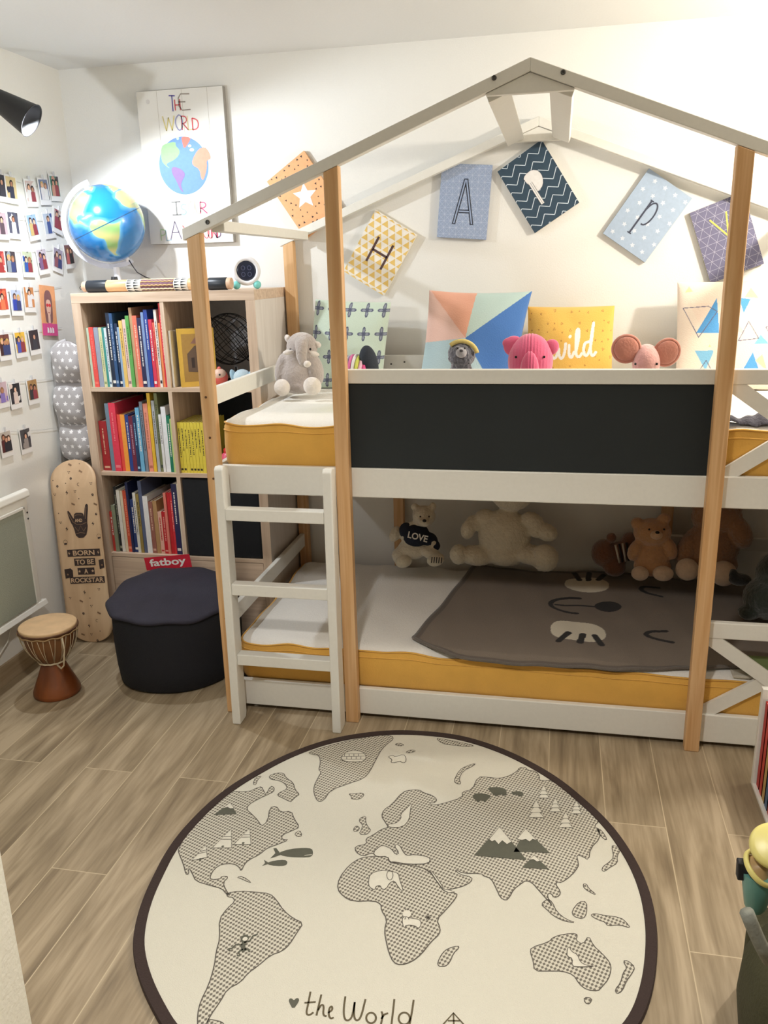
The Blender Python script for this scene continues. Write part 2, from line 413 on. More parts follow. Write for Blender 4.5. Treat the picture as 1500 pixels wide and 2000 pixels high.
for xe in (.008, L2-.03):
    if xe < 1: rail('end_rail', xe, xe+.02, PD, DB-PD, .318, .378)
    rail('end_rail', xe, xe+.02, PD, DB-PD, 1.102, 1.160)
    rail('end_rail', xe, xe+.02, PD, DB-PD, .808, .905)
    rail('end_rail', xe, xe+.02, PD, DB-PD, .018, .150)
MB().box(L2-.0295, L2-.0085, PD+.002, DB-PD-.002, .1505, .8075, WHITE).build('shade_panel', bed)  # unseen panel added to keep light out of the lower bunk
def cross(z0, z1, y):
    xc, zc = (X3+PW+L2-PW)/2, (z0+z1)/2
    hx = .19; hz = (z1-z0)/2; t = .044
    for k, s in enumerate((1, -1)):
        dx, dz = hx, -s*hz; l = math.hypot(dx, dz); ux, uz = dx/l, dz/l; nx, nz = -uz*t/2, ux*t/2
        # ends cut level with the rails
        cut = (t/2)/abs(uz)
        P = [(xc-hx-cut, zc+s*hz), (xc-hx+cut, zc+s*hz), (xc+hx+cut, zc-s*hz), (xc+hx-cut, zc-s*hz)]
        y0 = y+k*.006
        vs = [(a, y0, c) for a, c in P]+[(a, y0+.012, c) for a, c in P]
        fs = [(0, 3, 2, 1), (4, 5, 6, 7), (0, 1, 5, 4), (1, 2, 6, 5), (2, 3, 7, 6), (3, 0, 4, 7)]
        if s < 0: fs = [f[::-1] for f in fs]
        MB().add(vs, fs, WHITE).build('cross_brace', bed)
cross(.905, 1.176, .038); cross(.116, .384, .038)
for z0 in (.085, .870):
    for i in range(14):
        xs = .07+i*.144; MB().box(xs, xs+.07, .058, DB-.058, z0, z0+.018, PINE).build('slat', bed)

# ladder
lad = thing('bed_ladder', 'white wooden ladder with three rungs standing against the bunk bed front', 'ladder', (.246, -.05, 0))
for x0, x1 in ((.050, .080), (.412, .442)):
    prof = [(-.078, 0), (-.020, 0), (-.012, .02), (-.004, .9), (-.012, .918), (-.048, .921), (-.058, .91), (-.078, .02)]
    vs = [(x0, a, c) for a, c in prof]+[(x1, a, c) for a, c in prof]; k = len(prof)
    MB().add(vs, [tuple(range(k))[::-1], tuple(range(k, 2*k))]+[(i, (i+1) % k, k+(i+1) % k, k+i) for i in range(k)], WHITE).build('side_rail', lad, bevel=.004)
for z in (.222, .480, .742):
    MB().box(.080, .412, -.062, -.022, z, z+.040, WHITE).build('rung', lad, bevel=.003)

# ================================================================ mattresses
yel = mat('mustard_cotton', (228, 174, 76), .85, bump=.25, scale=220, var=.05, sheen=.2, vscale=12)
wtop = mat('white_knit', (236, 233, 226), .9, bump=.5, scale=160, var=.02, sheen=.1, stretch=(1, 1, 1))
def mattress(z0, z1, label, sag=0):
    t = thing('mattress', label, 'mattress', (1.02, .49, z0))
    x0, x1, y0, y1 = .032, L2-.035, .062, DB-.062
    # rounded-rectangle loops from bottom to top; the seam is a little wavy
    def loop(ins, z, wav=0, r=.05):
        pts = []
        for cx, cy, a0 in ((x1-r, y1-r, 0), (x0+r, y1-r, 90), (x0+r, y0+r, 180), (x1-r, y0+r, 270)):
            for i in range(7):
                a = math.radians(a0+i*15); pts.append([cx+(r-ins)*math.cos(a), cy+(r-ins)*math.sin(a)])
        full = []
        for i in range(len(pts)):
            a, b2 = np.array(pts[i]), np.array(pts[(i+1) % len(pts)]); d = np.hypot(*(b2-a)); k = max(1, int(d/.02))
            for j in range(k): full.append(a+(b2-a)*j/k)
        return [(p[0], p[1], z+wav*(mnoise.noise(Vector((p[0]*9, p[1]*9, z*3)))*.012+math.sin(p[0]*31)*.002)-sag*max(0, p[0]-.6)*.018) for p in full]
    lv = [(.008, z0, 0), (0, z0+.015, 0), (-.003, (z0+z1)/2, 0), (.0, z1-.022, .6), (.006, z1-.010, 1)]
    rings = [loop(*l) for l in lv]; N = len(rings[0]); mb = MB()
    vs = [p for r_ in rings for p in r_]
    mb.add(vs, [(j*N+i, j*N+(i+1) % N, (j+1)*N+(i+1) % N, (j+1)*N+i) for j in range(len(lv)-1) for i in range(N)]+[tuple(range(N))[::-1]], yel, True)
    mb.build('side_border', t)
    top = [loop(.006, z1-.010, 1), loop(.012, z1-.002, 1), loop(.03, z1+.004, .6), loop(.12 if 0 else .049, z1+.007, .2)]
    mb = MB(); vs = [p for r_ in top for p in r_]; k = len(vs)
    mb.add(vs, [(j*N+i, j*N+(i+1) % N, (j+1)*N+(i+1) % N, (j+1)*N+i) for j in range(3) for i in range(N)]+[tuple(range(3*N, 4*N))], wtop, True)
    mb.build('top_panel', t)
    MB().tube(loop(.003, z1-.010, 1), .0032, yel, 6, True).build('piping', t)
    MB().tube(loop(-.001, z1-.032, .5), .0022, yel, 6, True).build('seam_fold', t)
    return t
mattress(.890, 1.045, 'mustard-sided mattress with a white top on the upper bunk')
mattress(.104, .256, 'mustard-sided mattress with a white top on the lower bunk, partly under a grey blanket', 1)

# ================================================================ the bookcase
bk = thing('cube_bookcase', 'pale oak cube bookcase two columns wide and four rows high, full of books', 'bookcase', (-.392, .785, 0))
BX0, BX1, BY0, BY1, BZ = -.776, -.008, .585, .975, 1.455
for x0, sm in ((BX0, OAK), (BX1-.038, OAK_LIT)): MB().box(x0, x0+.038, BY0, BY0+.0015, 0, BZ-.038, OAK).box(x0, x0+.038, BY0+.0015, BY1, 0, BZ-.038, sm).build('side_panel', bk)
MB().box(BX0, BX1, BY0, BY1, BZ-.038, BZ, OAKH).build('top_panel', bk, bevel=.001)
MB().box(BX0+.038, BX1-.038, BY0, BY1, 0, .036, OAKH).build('bottom_panel', bk, bevel=.001)
SH = [.036, .371, .731, 1.083]   # compartment floors
for z in SH[1:]: MB().box(BX0+.038, BX1-.038, BY0+.002, BY1, z-.016, z, OAKH).build('shelf', bk)
XM = -.392
for z, z1 in zip(SH, SH[1:]+[BZ-.038+.016]): MB().box(XM-.008, XM+.008, BY0+.002, BY1, z, z1-.016, OAK).build('divider', bk)
MB().box(BX0+.038, XM, BY1-.006, BY1, .036, BZ-.038, mat('slate_back', (40, 46, 54), .8, var=.1)).build('back_panel', bk)
MB().box(XM, BX1-.038, BY1-.006, BY1, .036, 1.07, MATS['slate_back']).build('back_panel', bk)
MB().box(XM, BX1-.038, BY1-.006, BY1, 1.07, BZ-.038, mat('shaded_wall_grey', (190, 190, 192), .8, var=.05)).build('back_panel', bk)  # grey sheet added for the shaded wall seen through this open cell
for x0, x1 in ((BX0+.040, XM-.010), (XM+.010, BX1-.040)):
    MB().box(x0, x1, BY0+.002, BY0+.018, .040, .352, OAKH).build('door', bk, bevel=.001)
# black fabric box in the third row
t = MB().box(XM+.012, BX1-.042, BY0+.006, BY1-.02, SH[1]+.001, SH[1]+.335, mat('black_canvas', (22, 25, 30), .9, bump=.3, scale=250)).build('storage_box', bevel=.006)
tag(t, 'black fabric storage box filling a compartment of the bookcase, behind the ladder', 'box')
MB().tube([(-.2+.03*a, BY0+.003-.012*(1-abs(a)), .60) for a in (-1, -.8, 0, .8, 1)], .003, mat('black_webbing', (18, 18, 20), .7), 6).build('handle', t)

# books: spine x measured along the shelf, top height, colour
def book(x0, x1, z0, ztop, dep, col, label, group, marks=None, y0=.60, lean=0, name='book'):
    g = .0012; cov = plain(col, .5); x0 += .0004; x1 -= .0004
    mb = MB(); y1 = y0+dep
    mb.box(x0, x0+g, y0+.0015, y1, z0, ztop, cov); mb.box(x1-g, x1, y0+.0015, y1, z0, ztop, cov)
    mb.box(x0, x1, y0, y0+.0015, z0, ztop, cov)
    fr = Fr((x0, y0, z0), (1, 0, 0), (0, 0, 1)); fr.n = Vector((0, -1, 0)); H = ztop-z0; W = x1-x0
    if marks and W > .006:
        mk = plain(marks, .5); rr = random.Random(int(x0*1e4)); z = H*rr.uniform(.25, .5)
        while z < H*.86:
            l = rr.uniform(.002, .009); frect(mb, fr, W*.36, W*.36+min(W*.28, .005), z, z+l, .0005, mk); z += l+rr.choice((.0015, .0015, .004))
        if rr.random() < .5: frect(mb, fr, W*.15, W*.85, H*.05, H*.09, .0005, mk)
    o = mb.build(name)
    p = MB().box(x0+g, x1-g, y0+.0025, y1-.004, z0+.002, ztop-.003, PAPER).build('pages', o)
    if lean:
        c = Vector(((x1 if lean > 0 else x0)-ORG[o.name][0], 0, 0)); Mx = Matrix.Translation(c) @ Matrix.Rotation(lean, 4, 'Y') @ Matrix.Translation(-c)
        o.data.transform(Mx); p.data.transform(Mx)
    tag(o, label, 'book', group); return o
ordn = lambda i: {1: '1st', 2: '2nd', 3: '3rd', 21: '21st', 22: '22nd', 23: '23rd'}.get(i, '%dth' % i)
def shelf_row(items, ox, oy, s, z0, shelf, lo, hi, y0=.60):
    n_ = len(items); xs = []
    for it in items: xs.append([on(ox+it[0]/s, oy+it[2]/s, 1, y0)[0], on(ox+it[1]/s, oy+it[2]/s, 1, y0)[0], on(ox+it[0]/s, oy+it[2]/s, 1, y0)[2]])
    # keep neighbours from overlapping: share the measured widths out along the shelf
    cur = lo; W = [max(.006, b_-a_) for a_, b_, _ in xs]; k = min(1, (hi-lo)/sum(W))
    for i, (it, (a_, b_, z)) in enumerate(zip(items, xs)):
        wd = W[i]*k; x0 = max(cur, min(a_, hi-sum(W[i:])*k)); cur = x0+wd
        nm = it[3]; prev = items[i-1][3] if i else None; nx = items[i+1][3] if i < n_-1 else None
        nb = 'between the %s and %s ones' % (prev.split()[-1], nx.split()[-1]) if prev and nx else ('at the left end' if nx else 'at the right end')
        book(x0, x0+wd, z0+.0006, min(max(z, z0+.12), z0+.328), it[6] if len(it) > 6 else random.uniform(.17, .25), it[4],
             '%s book %s, %s from left on the %s' % (nm, nb, ordn(i+1), shelf), 'picture books on the %s' % shelf, it[5], y0=y0+random.uniform(0, .008))
W_ = (235, 232, 225); K_ = (30, 32, 40)
row1 = [(176, 200, 502, 'pale green', (196, 214, 190), None), (200, 246, 498, 'coral red', (232, 84, 78), (240, 120, 110)), (249, 296, 500, 'blue-grey', (150, 160, 180), None),
 (297, 330, 500, 'cream', (214, 214, 168), (150, 170, 120)), (333, 360, 500, 'teal', (60, 146, 140), None), (360, 384, 503, 'ice white', (214, 228, 236), (90, 110, 140)),
 (358, 400, 355, 'tall navy', (26, 42, 66), W_), (400, 432, 360, 'steel blue', (42, 82, 130), (150, 170, 200)), (432, 465, 460, 'dark blue', (28, 50, 84), W_),
 (465, 490, 498, 'light blue', (140, 170, 204), None), (490, 525, 432, 'yellow', (226, 190, 106), (150, 120, 60)), (527, 562, 420, 'pale pink', (226, 196, 186), (140, 120, 120)),
 (570, 606, 384, 'green', (92, 166, 84), (60, 110, 60)), (596, 626, 305, 'tall tan', (196, 158, 122), None), (622, 668, 384, 'salmon', (226, 116, 92), (240, 190, 170)),
 (670, 718, 405, 'indigo', (36, 34, 76), W_), (722, 750, 350, 'dusty blue', (124, 150, 196), None), (750, 788, 325, 'royal blue', (36, 68, 156), (200, 210, 230)),
 (785, 822, 420, 'raspberry', (216, 52, 84), W_), (822, 848, 450, 'orange-red', (228, 100, 86), (180, 30, 30)), (828, 856, 325, 'spotted white', (232, 228, 220), (40, 30, 40)),
 (868, 892, 455, 'orange', (236, 138, 84), None), (872, 905, 240, 'tall scarlet', (206, 44, 58), (240, 160, 150))]
shelf_row(row1, 130, 540, 5, SH[3], 'top shelf', BX0+.040, XM-.010)
row2 = [(300, 375, 1415, 'crimson', (164, 36, 42), (220, 180, 150)), (362, 400, 1240, 'slate blue', (112, 134, 152), None), (400, 465, 1235, 'pink-red', (224, 58, 84), (240, 130, 140)),
 (468, 502, 1350, 'vermilion', (232, 78, 66), None), (502, 546, 1350, 'amber', (240, 158, 62), None), (548, 582, 1352, 'cobalt', (34, 64, 140), W_), (582, 624, 1366, 'maroon', (110, 34, 60), (180, 140, 160)),
 (624, 656, 1366, 'navy', (24, 56, 96), (150, 190, 220)), (656, 696, 1284, 'sky blue', (110, 176, 214), W_), (698, 728, 1225, 'grey', (120, 132, 148), (60, 66, 80)),
 (730, 776, 1245, 'peach', (232, 150, 128), (190, 110, 90)), (768, 800, 1130, 'tall yellow', (226, 182, 52), None), (820, 850, 1215, 'silver-grey', (176, 180, 184), (90, 90, 90)),
 (850, 882, 1140, 'tall olive', (116, 122, 84), (60, 70, 60)), (905, 930, 1350, 'off-white', (224, 224, 226), (120, 120, 130)), (915, 962, 1275, 'white', (232, 234, 238), None),
 (968, 1002, 1360, 'emerald', (24, 120, 92), W_), (1004, 1030, 1392, 'lime', (190, 208, 130), None)]
shelf_row(row2, 130, 540, 5, SH[2], 'second shelf', BX0+.040, XM-.010)
row3 = [(495, 520, 450, 'brick red', (190, 62, 54), W_), (505, 535, 400, 'sage', (136, 144, 120), None), (510, 534, 270, 'tall black', (42, 44, 46), (150, 150, 130)),
 (533, 560, 290, 'white', (224, 220, 212), None), (560, 582, 296, 'ivory', (220, 206, 180), None), (582, 614, 296, 'rust orange', (206, 84, 56), (236, 150, 120)),
 (630, 652, 235, 'tall navy', (32, 40, 80), None), (622, 655, 360, 'blue', (38, 58, 112), W_), (655, 680, 310, 'pearl', (216, 214, 206), (120, 120, 120)),
 (680, 705, 320, 'mustard', (150, 130, 70), (60, 50, 40)), (690, 720, 225, 'slate', (88, 98, 128), None), (720, 762, 335, 'milk white', (228, 228, 228), None),
 (765, 800, 375, 'brown', (150, 96, 84), (210, 170, 150)), (800, 834, 370, 'tan', (178, 140, 96), None), (840, 872, 450, 'blush', (224, 176, 158), (190, 60, 60)),
 (872, 905, 450, 'ruby', (188, 30, 40), (220, 150, 140)), (886, 908, 310, 'rose', (222, 130, 116), None), (908, 934, 310, 'cherry', (196, 36, 46), None), (934, 956, 310, 'scarlet', (210, 48, 56), (240, 180, 170)),
 (945, 990, 245, 'wide indigo', (40, 40, 84), W_), (990, 1012, 245, 'cream', (222, 214, 196), None)]
shelf_row(row3, 80, 880, 3.75, SH[1], 'third shelf', BX0+.040, XM-.010)
# eight matching yellow comics
z = on(130+1100/5, 540+1425/5, 1, .60)[2]
posn = ['leftmost', 'second', 'third', 'fourth', 'fifth', 'sixth', 'seventh', 'eighth', 'ninth', 'last']
for i in range(9):
    x0 = XM+.010+i*.0142; book(x0, x0+.0138, SH[2]+.0006, z, .19, (226, 206, 74), 'yellow comic book, %s of the matching row on the second shelf' % posn[i], 'matching yellow comic books', (60, 50, 30), name='comic_book')
# big yellow book and a thin white one in the top right compartment
book(XM+.010, XM+.019, SH[3]+.0006, on(130+990/5, 540+530/5, 1, .6)[2], .22, (236, 232, 222), 'thin white book beside the big yellow picture book on the top shelf', 'big books in the top right compartment')
o = MB(); xA = XM+.024; zt = on(130+1100/5, 540+515/5, 1, .6)[2]; z0 = SH[3]+.0006; cy_ = plain((226, 184, 82), .4)
fr = Fr((xA+.026, .600, z0), (.86, .5, 0), (0, 0, 1)); fr.n = Vector((.5, -.86, 0)).normalized()
def yb(a, b, h): return fr.p(a, b, h)
o.obox(fr.p(.07, (zt-z0)/2, 0), fr.u*.07, fr.v*(zt-z0)/2, fr.n*.0015, cy_)
o.obox(fr.p(.07, (zt-z0)/2, -.026), fr.u*.07, fr.v*(zt-z0)/2, fr.n*.0015, cy_)
o.obox(fr.p(-.001, (zt-z0)/2, -.013), fr.u*.0015, fr.v*(zt-z0)/2, fr.n*.0145, cy_)
dk = plain((104, 84, 70)); dk2 = plain((150, 110, 96)); H_ = zt-z0
frect(o, fr, .012, .134, .02, H_-.02, .0018, plain((178, 140, 74)))
fpoly(o, fr, [(.03, .06), (.13, .05), (.13, .15), (.11, .17), (.06, .16), (.03, .13)], .0022, dk)
fpoly(o, fr, [(.045, .17), (.075, .205), (.12, .19), (.125, .165)], .0024, dk2)
for a in (.045, .07, .095): frect(o, fr, a, a+.012, .075, .115, .0026, plain((60, 48, 44)))
o = o.build('picture_book'); MB().obox(fr.p(.07, H_/2, -.013), fr.u*.068, fr.v*(H_/2-.003), fr.n*.0115, PAPER).build('pages', o)
tag(o, 'big yellow picture book with a brown house on its cover, beside the pine post', 'book', 'big books in the top right compartment')
# brown wicker box behind the second row of books
mb = MB(); wk = mat('wicker', (120, 78, 48), .8, bump=1, scale=90, var=.25)
mb.box(-.70, -.56, .865, .955, SH[2]+.001, SH[2]+.27, wk); tag(mb.build('wicker_box', bevel=.006), 'brown wicker box behind the books on the second shelf', 'box')

# ---- things in the open compartments seen past the pine post
# wire globe
g = thing('wire_globe', 'black wire globe with a tilted axis rod on the top shelf of the bookcase', 'globe ornament', on(450, 728, 1, .84))
cw = Vector(on(448, 662, 1, .84)); Rg = .106; zz = cw.z-Rg
wm = mat('black_wire', (16, 16, 18), .5)
ax = Vector((-.62, -.1, .78)).normalized(); u, v, _ = basis(ax); mb = MB()
for i in range(9):
    a = PI*i/9; e1 = u*math.cos(a)+v*math.sin(a)
    mb.tube([cw+(ax*math.cos(t)+e1*math.sin(t))*Rg for t in [2*PI*k/40 for k in range(40)]], .0016, wm, 6, True)
for lat in (-50, -25, 0, 25, 50):
    la = math.radians(lat); mb.tube([cw+ax*Rg*math.sin(la)+(u*math.cos(t)+v*math.sin(t))*Rg*math.cos(la) for t in [2*PI*k/40 for k in range(40)]], .0014, wm, 6, True)
mb.build('wire_cage', g)
MB().tube([cw-ax*.115, cw+ax*.128], .002, wm, 8).ell(cw+ax*.13, (.006, .006, .006), wm).build('axis_rod', g)
MB().tube([cw-ax*.113]+[cw+(ax*-math.cos(t)+Vector((.7, 0, -.3)).normalized()*math.sin(t))*.115 for t in [k*PI/20 for k in range(1, 20)]]+[cw+ax*.113], .0022, wm, 6).build('meridian_arm', g)
MB().lathe([(.05, SH[3]+.001), (.05, SH[3]+.005), (.006, SH[3]+.012), (.003, max(cw.z-.115, SH[3]+.014))], wm, 24, (cw.x+.02, cw.y, 0)).build('foot', g)
# small toys
def P(x, y, Y): return Vector(on(x, y, 1, Y))
pk = mat('coral_toy', (226, 106, 96), .5)
t = thing('piggy_bank', 'coral red and cream round toy on the top shelf beside the pine post', 'toy', (P(430, 728, .66).x, .66, SH[3]))
c = P(430, 728, .66); c.z = SH[3]+.033
MB().ell(c, (.030, .032, .032), pk).build('body', t)
MB().ell(c+Vector((0, -.006, .010)), (.027, .028, .026), mat('cream_toy', (226, 190, 170), .5)).build('face', t)
MB().ell(c+Vector((.010, -.031, .014)), (.004, .003, .004), BLACK).ell(c+Vector((-.01, -.031, .014)), (.004, .003, .004), BLACK).build('eye', t)
MB().ell(c+Vector((.0, -.008, .036)), (.008, .006, .008), pk).build('crest', t)
pb = mat('pale_blue_plush', (150, 186, 206), .9, bump=.6, scale=200, sheen=.4)
c = P(472, 718, .64); c.z = SH[3]+.034
t = thing('plush_elephant', 'small pale blue plush elephant on the top shelf under the wire globe', 'soft toy', (c.x, c.y, SH[3]))
MB().ell(c, (.036, .034, .034), mat('ice_plush', (186, 206, 216), .9, bump=.6, scale=200, sheen=.4)).build('head', t)
for s in (-1, 1): MB().ell(c+Vector((s*.036, 0, .004)), (.012, .02, .03), pb, Matrix.Rotation(s*.3, 3, 'Y')).build('ear', t)
MB().tube([c+Vector((.002, -.028, 0)), c+Vector((.003, -.044, -.012)), c+Vector((.004, -.046, -.028))], [.012, .009, .007], pb, 10).build('trunk', t)
# second shelf, behind the mattress
def small(name, label, cat, px, py, y, build):
    p = P(px, py, y); t = thing(name, label, cat, (p.x, y, SH[2])); build(t, p.x, y, SH[2]); return t
rd = mat('red_plastic', (206, 44, 46), .35); pkk = mat('pink_plastic', (228, 90, 120), .35)
def b1(t, x, y, z):
    MB().lathe([(.024, 0), (.028, .01), (.028, .06), (.02, .075), (.012, .08)], pkk, 24, (x, y, z+.0008)).build('body', t)
    MB().lathe([(.013, .08), (.013, .095), (.006, .1)], rd, 20, (x, y, z+.0008)).build('lid', t)
small('toy_pot', 'small pink toy pot with a red lid on the second shelf', 'toy', 437, 808, .64, b1)
def b2(t, x, y, z):
    MB().box(x-.012, x+.012, y-.012, y+.012, z+.0008, z+.11, mat('glass_green', (120, 150, 120), .2)).build('tower', t, bevel=.002)
    MB().lathe([(.008, .11), (.006, .14), (.001, .16)], STEEL, 16, (x, y, z)).build('spire', t)
small('toy_tower', 'thin greenish toy tower with a metal tip on the second shelf', 'toy', 446, 795, .68, b2)
def b3(t, x, y, z):
    tl = mat('teal_plastic', (60, 120, 130), .4)
    MB().box(x-.028, x+.028, y-.04, y+.04, z+.012, z+.05, tl).build('body', t, bevel=.006)
    MB().box(x-.022, x+.022, y-.02, y+.03, z+.05, z+.095, tl).build('cab', t, bevel=.006)
    for a in (-1, 1):
        for b_ in (-1, 1): MB().lathe([(.012, 0), (.012, .006)], BLACK, 16, (x+a*.028, y+b_*.025, z+.0128), (a, 0, 0)).build('wheel', t)
small('toy_truck', 'teal toy truck between the pot and the red blocks on the second shelf', 'toy', 462, 800, .70, b3)
for k, (px, py, col, nm) in enumerate(((474, 795, (206, 44, 46), 'red'), (482, 790, (236, 234, 230), 'white'), (491, 785, (196, 40, 44), 'dark red'))):
    p = P(px, py, .66); zz = p.z
    mb = MB().box(p.x-.012, p.x+.012, .64, .68, SH[2]+.0008, SH[2]+.058+.02*k, plain(col, .35))
    for a in (-1, 1):
        for b_ in (-1, 1): mb.lathe([(.004, 0), (.004, .003)], plain(col, .35), 10, (p.x+a*.006, .66+b_*.01, SH[2]+.058+.02*k))
    tag(mb.build('toy_block'), '%s studded building block standing beside the teal truck on the second shelf' % nm, 'toy block', 'building blocks by the toy truck')

# ================================================================ canvases on the back wall
def canvas(cx, cz, ang, w_, h_, face, side, label, draw, name='letter_canvas'):
    a = math.radians(ang); u = Vector((math.cos(a), 0, math.sin(a))); v = Vector((-math.sin(a), 0, math.cos(a)))
    yf = .972; t = thing(name, label, 'wall canvas', (cx, YW, cz-h_/2), 'canvases with letters over the bed')
    MB().obox((cx, (yf+YW)/2-.0005, cz), u*w_/2, Vector((0, (YW-yf)/2-.0007, 0)), v*h_/2, side).build('canvas_block', t, bevel=.0015)
    mb = MB(); fr = Fr((cx, yf+.0000, cz), u, v, (0, -1, 0))
    frect(mb, fr, -w_/2+.0005, w_/2-.0005, -h_/2+.0005, h_/2-.0005, .0004, face); draw(mb, fr); mb.build('printed_face', t)
    return t
CW, CH = .197, .275
def clip_line(mb, fr, p, q, wd, h, m, w2, h2):
    x0, y0, x1, y1 = p[0], p[1], q[0], q[1]; dx, dy = x1-x0, y1-y0; t0, t1 = 0, 1
    for pp, qq in ((-dx, x0+w2), (dx, w2-x0), (-dy, y0+h2), (dy, h2-y0)):
        if abs(pp) < 1e-9:
            if qq < 0: return
        else:
            r = qq/pp
            if pp < 0: t0 = max(t0, r)
            else: t1 = min(t1, r)
    if t0 < t1: fline(mb, fr, [(x0+t0*dx, y0+t0*dy), (x0+t1*dx, y0+t1*dy)], wd, h, m)
def d_star(mb, fr):
    k = plain((60, 40, 40)); o2 = plain((170, 120, 80)); rr = random.Random(3)
    for i in range(9):
        for j in range(12):
            x = -.088+i*.022+(.011 if j % 2 else 0)+rr.uniform(-.004, .004); y = -.128+j*.0232+rr.uniform(-.004, .004)
            if abs(x) > .092 or abs(y) > .131 or math.hypot(x, y) < .052 or (i+2*j) % 3 == 0: continue
            s_ = rr.choice((.004, .0056, .0048)); a = rr.uniform(0, 6)
            pts = [(x+s_*math.cos(a+q*2.094), y+s_*math.sin(a+q*2.094)) for q in range(3)]
            if (i*j) % 3 == 1: fline(mb, fr, pts, .0008, .0008, o2, True)
            else: fpoly(mb, fr, pts, .0008, k)
    fpoly(mb, fr, star((0, -.002), .052, .46, a0=PI/2-.5), .0012, plain((245, 244, 240)))
canvas(.094, 1.813, -56.2+90, CW, CH, plain((240, 180, 128)), plain((222, 170, 122)), 'orange canvas with a white star, left of the letter canvases above the bed', d_star, 'star_canvas')
def d_H(mb, fr):
    y_ = plain((232, 196, 110)); s_ = .033; 
    rot = -.04
    for j in range(-5, 6):
        for i in range(-4, 5):
            x = i*s_+(s_/2 if j % 2 else 0); y = j*s_*.86
            pts = [(x-s_*.44, y-s_*.38), (x+s_*.44, y-s_*.38), (x, y+s_*.38)]
            pts = [(min(max(a, -.098), .098), min(max(b, -.137), .137)) for a, b in pts]
            if abs(area2(pts)) > 1e-5: fpoly(mb, fr, pts, .0008, y_)
    k = plain((84, 58, 56))
    for p in ([(-.034, .054), (-.034, -.054)], [(.034, .054), (.034, -.054)], [(-.034, 0), (.034, 0)]): fline(mb, fr, p, .0095, .0012, k)
canvas(.400, 1.580, -31.2, CW, CH, plain((240, 234, 224)), plain((234, 226, 206)), 'canvas with a brown letter H on yellow triangles', d_H)
def outline_letter(mb, fr, strokes, wd, m1, m2, h=.0012):
    for p in strokes: fline(mb, fr, p, wd, h, m1)
    for p in strokes: fline(mb, fr, p, wd*.42, h+.0003, m2)
def d_A(mb, fr):
    l = plain((210, 220, 236)); w2, h2 = CW/2-.001, CH/2-.001; s_ = .0246
    for i in range(-4, 5): clip_line(mb, fr, (i*s_, -.2), (i*s_, .2), .0009, .0007, l, w2, h2)
    for j in range(-6, 7): clip_line(mb, fr, (-.2, j*s_), (.2, j*s_), .0009, .0007, l, w2, h2)
    for i in range(-10, 11):
        clip_line(mb, fr, (i*s_*1.0-.2, -.2), (i*s_+.2, .2), .0008, .0008, l, w2, h2); clip_line(mb, fr, (i*s_+.2, -.2), (i*s_-.2, .2), .0008, .0008, l, w2, h2)
    k = plain((44, 48, 60)); f_ = plain((150, 166, 196))
    S = [[(-.035, -.082), (0, .082)], [(.036, -.082), (.003, .082)], [(-.018, -.036), (.022, -.036)]]
    outline_letter(mb, fr, S, .013, k, f_)
    fline(mb, fr, [(-.042, -.083), (-.028, -.083)], .003, .0016, k); fline(mb, fr, [(.029, -.083), (.043, -.083)], .003, .0016, k); fline(mb, fr, [(-.006, .083), (.009, .083)], .003, .0016, k)
canvas(.744, 1.764, -4.6, CW, CH, plain((150, 166, 196)), plain((140, 152, 178)), 'blue-grey canvas with a tall black outlined letter A on fine pale lines', d_A)
def d_P(mb, fr):
    w_ = plain((214, 226, 236)); w2, h2 = CW/2-.001, CH/2-.001
    for j in range(-7, 8):
        pts = []
        for i in range(-5, 6): pts.append((i*.031, j*.036+(.0135 if i % 2 else -.0135)+i*.003))
        for a, b in zip(pts[:-1], pts[1:]): clip_line(mb, fr, a, b, .0027, .0008, w_, w2, h2)
    wh = plain((236, 234, 232)); g_ = plain((120, 120, 126))
    pts = smoothpts([(-.034, .052), (-.020, .066), (.012, .068), (.032, .050), (.034, .022), (.020, -.004), (-.004, -.014), (-.012, -.010)], 1)
    fpoly(mb, fr, pts, .0012, wh); fline(mb, fr, pts, .0012, .0014, g_, True)
    fpoly(mb, fr, [(-.024, .058), (-.012, .058), (-.010, -.062), (-.022, -.062)], .0016, wh)
    for a in (-.024, -.017, -.010): fline(mb, fr, [(a, .03), (a+.001, -.062)], .0012, .0018, g_)
canvas(1.029, 1.806, 32.8, CW, CH, plain((48, 70, 88)), plain((196, 192, 180)), 'navy canvas with white zigzags and a filled white letter P', d_P)
def d_p(mb, fr):
    s1 = plain((208, 216, 228)); rr = random.Random(5)
    for i in range(4):
        for j in range(6):
            x = -.072+i*.046+(.02 if j % 2 else 0); y = -.112+j*.045
            if abs(x) < .09 and not (abs(x) < .02 and abs(y) < .06): fpoly(mb, fr, star((x, y), .010, .5, a0=.8+rr.random()), .0007, s1)
    k = plain((62, 66, 84))
    fline(mb, fr, [(-.018, .052), (-.018, -.082)], .0065, .0012, k); fline(mb, fr, [(-.024, .053), (-.010, .053)], .004, .0013, k); fline(mb, fr, [(-.026, -.082), (-.010, -.082)], .004, .0013, k)
    fline(mb, fr, [(-.018+.02+.019*math.sin(t), .010+.044*math.cos(t)) for t in [-1.4+i*.28 for i in range(18)]], .0055, .0013, k)
canvas(1.438, 1.686, -34.6, CW, CH, plain((166, 184, 206)), plain((150, 152, 148)), 'pale blue canvas with a thin grey lowercase letter p and faint stars', d_p)
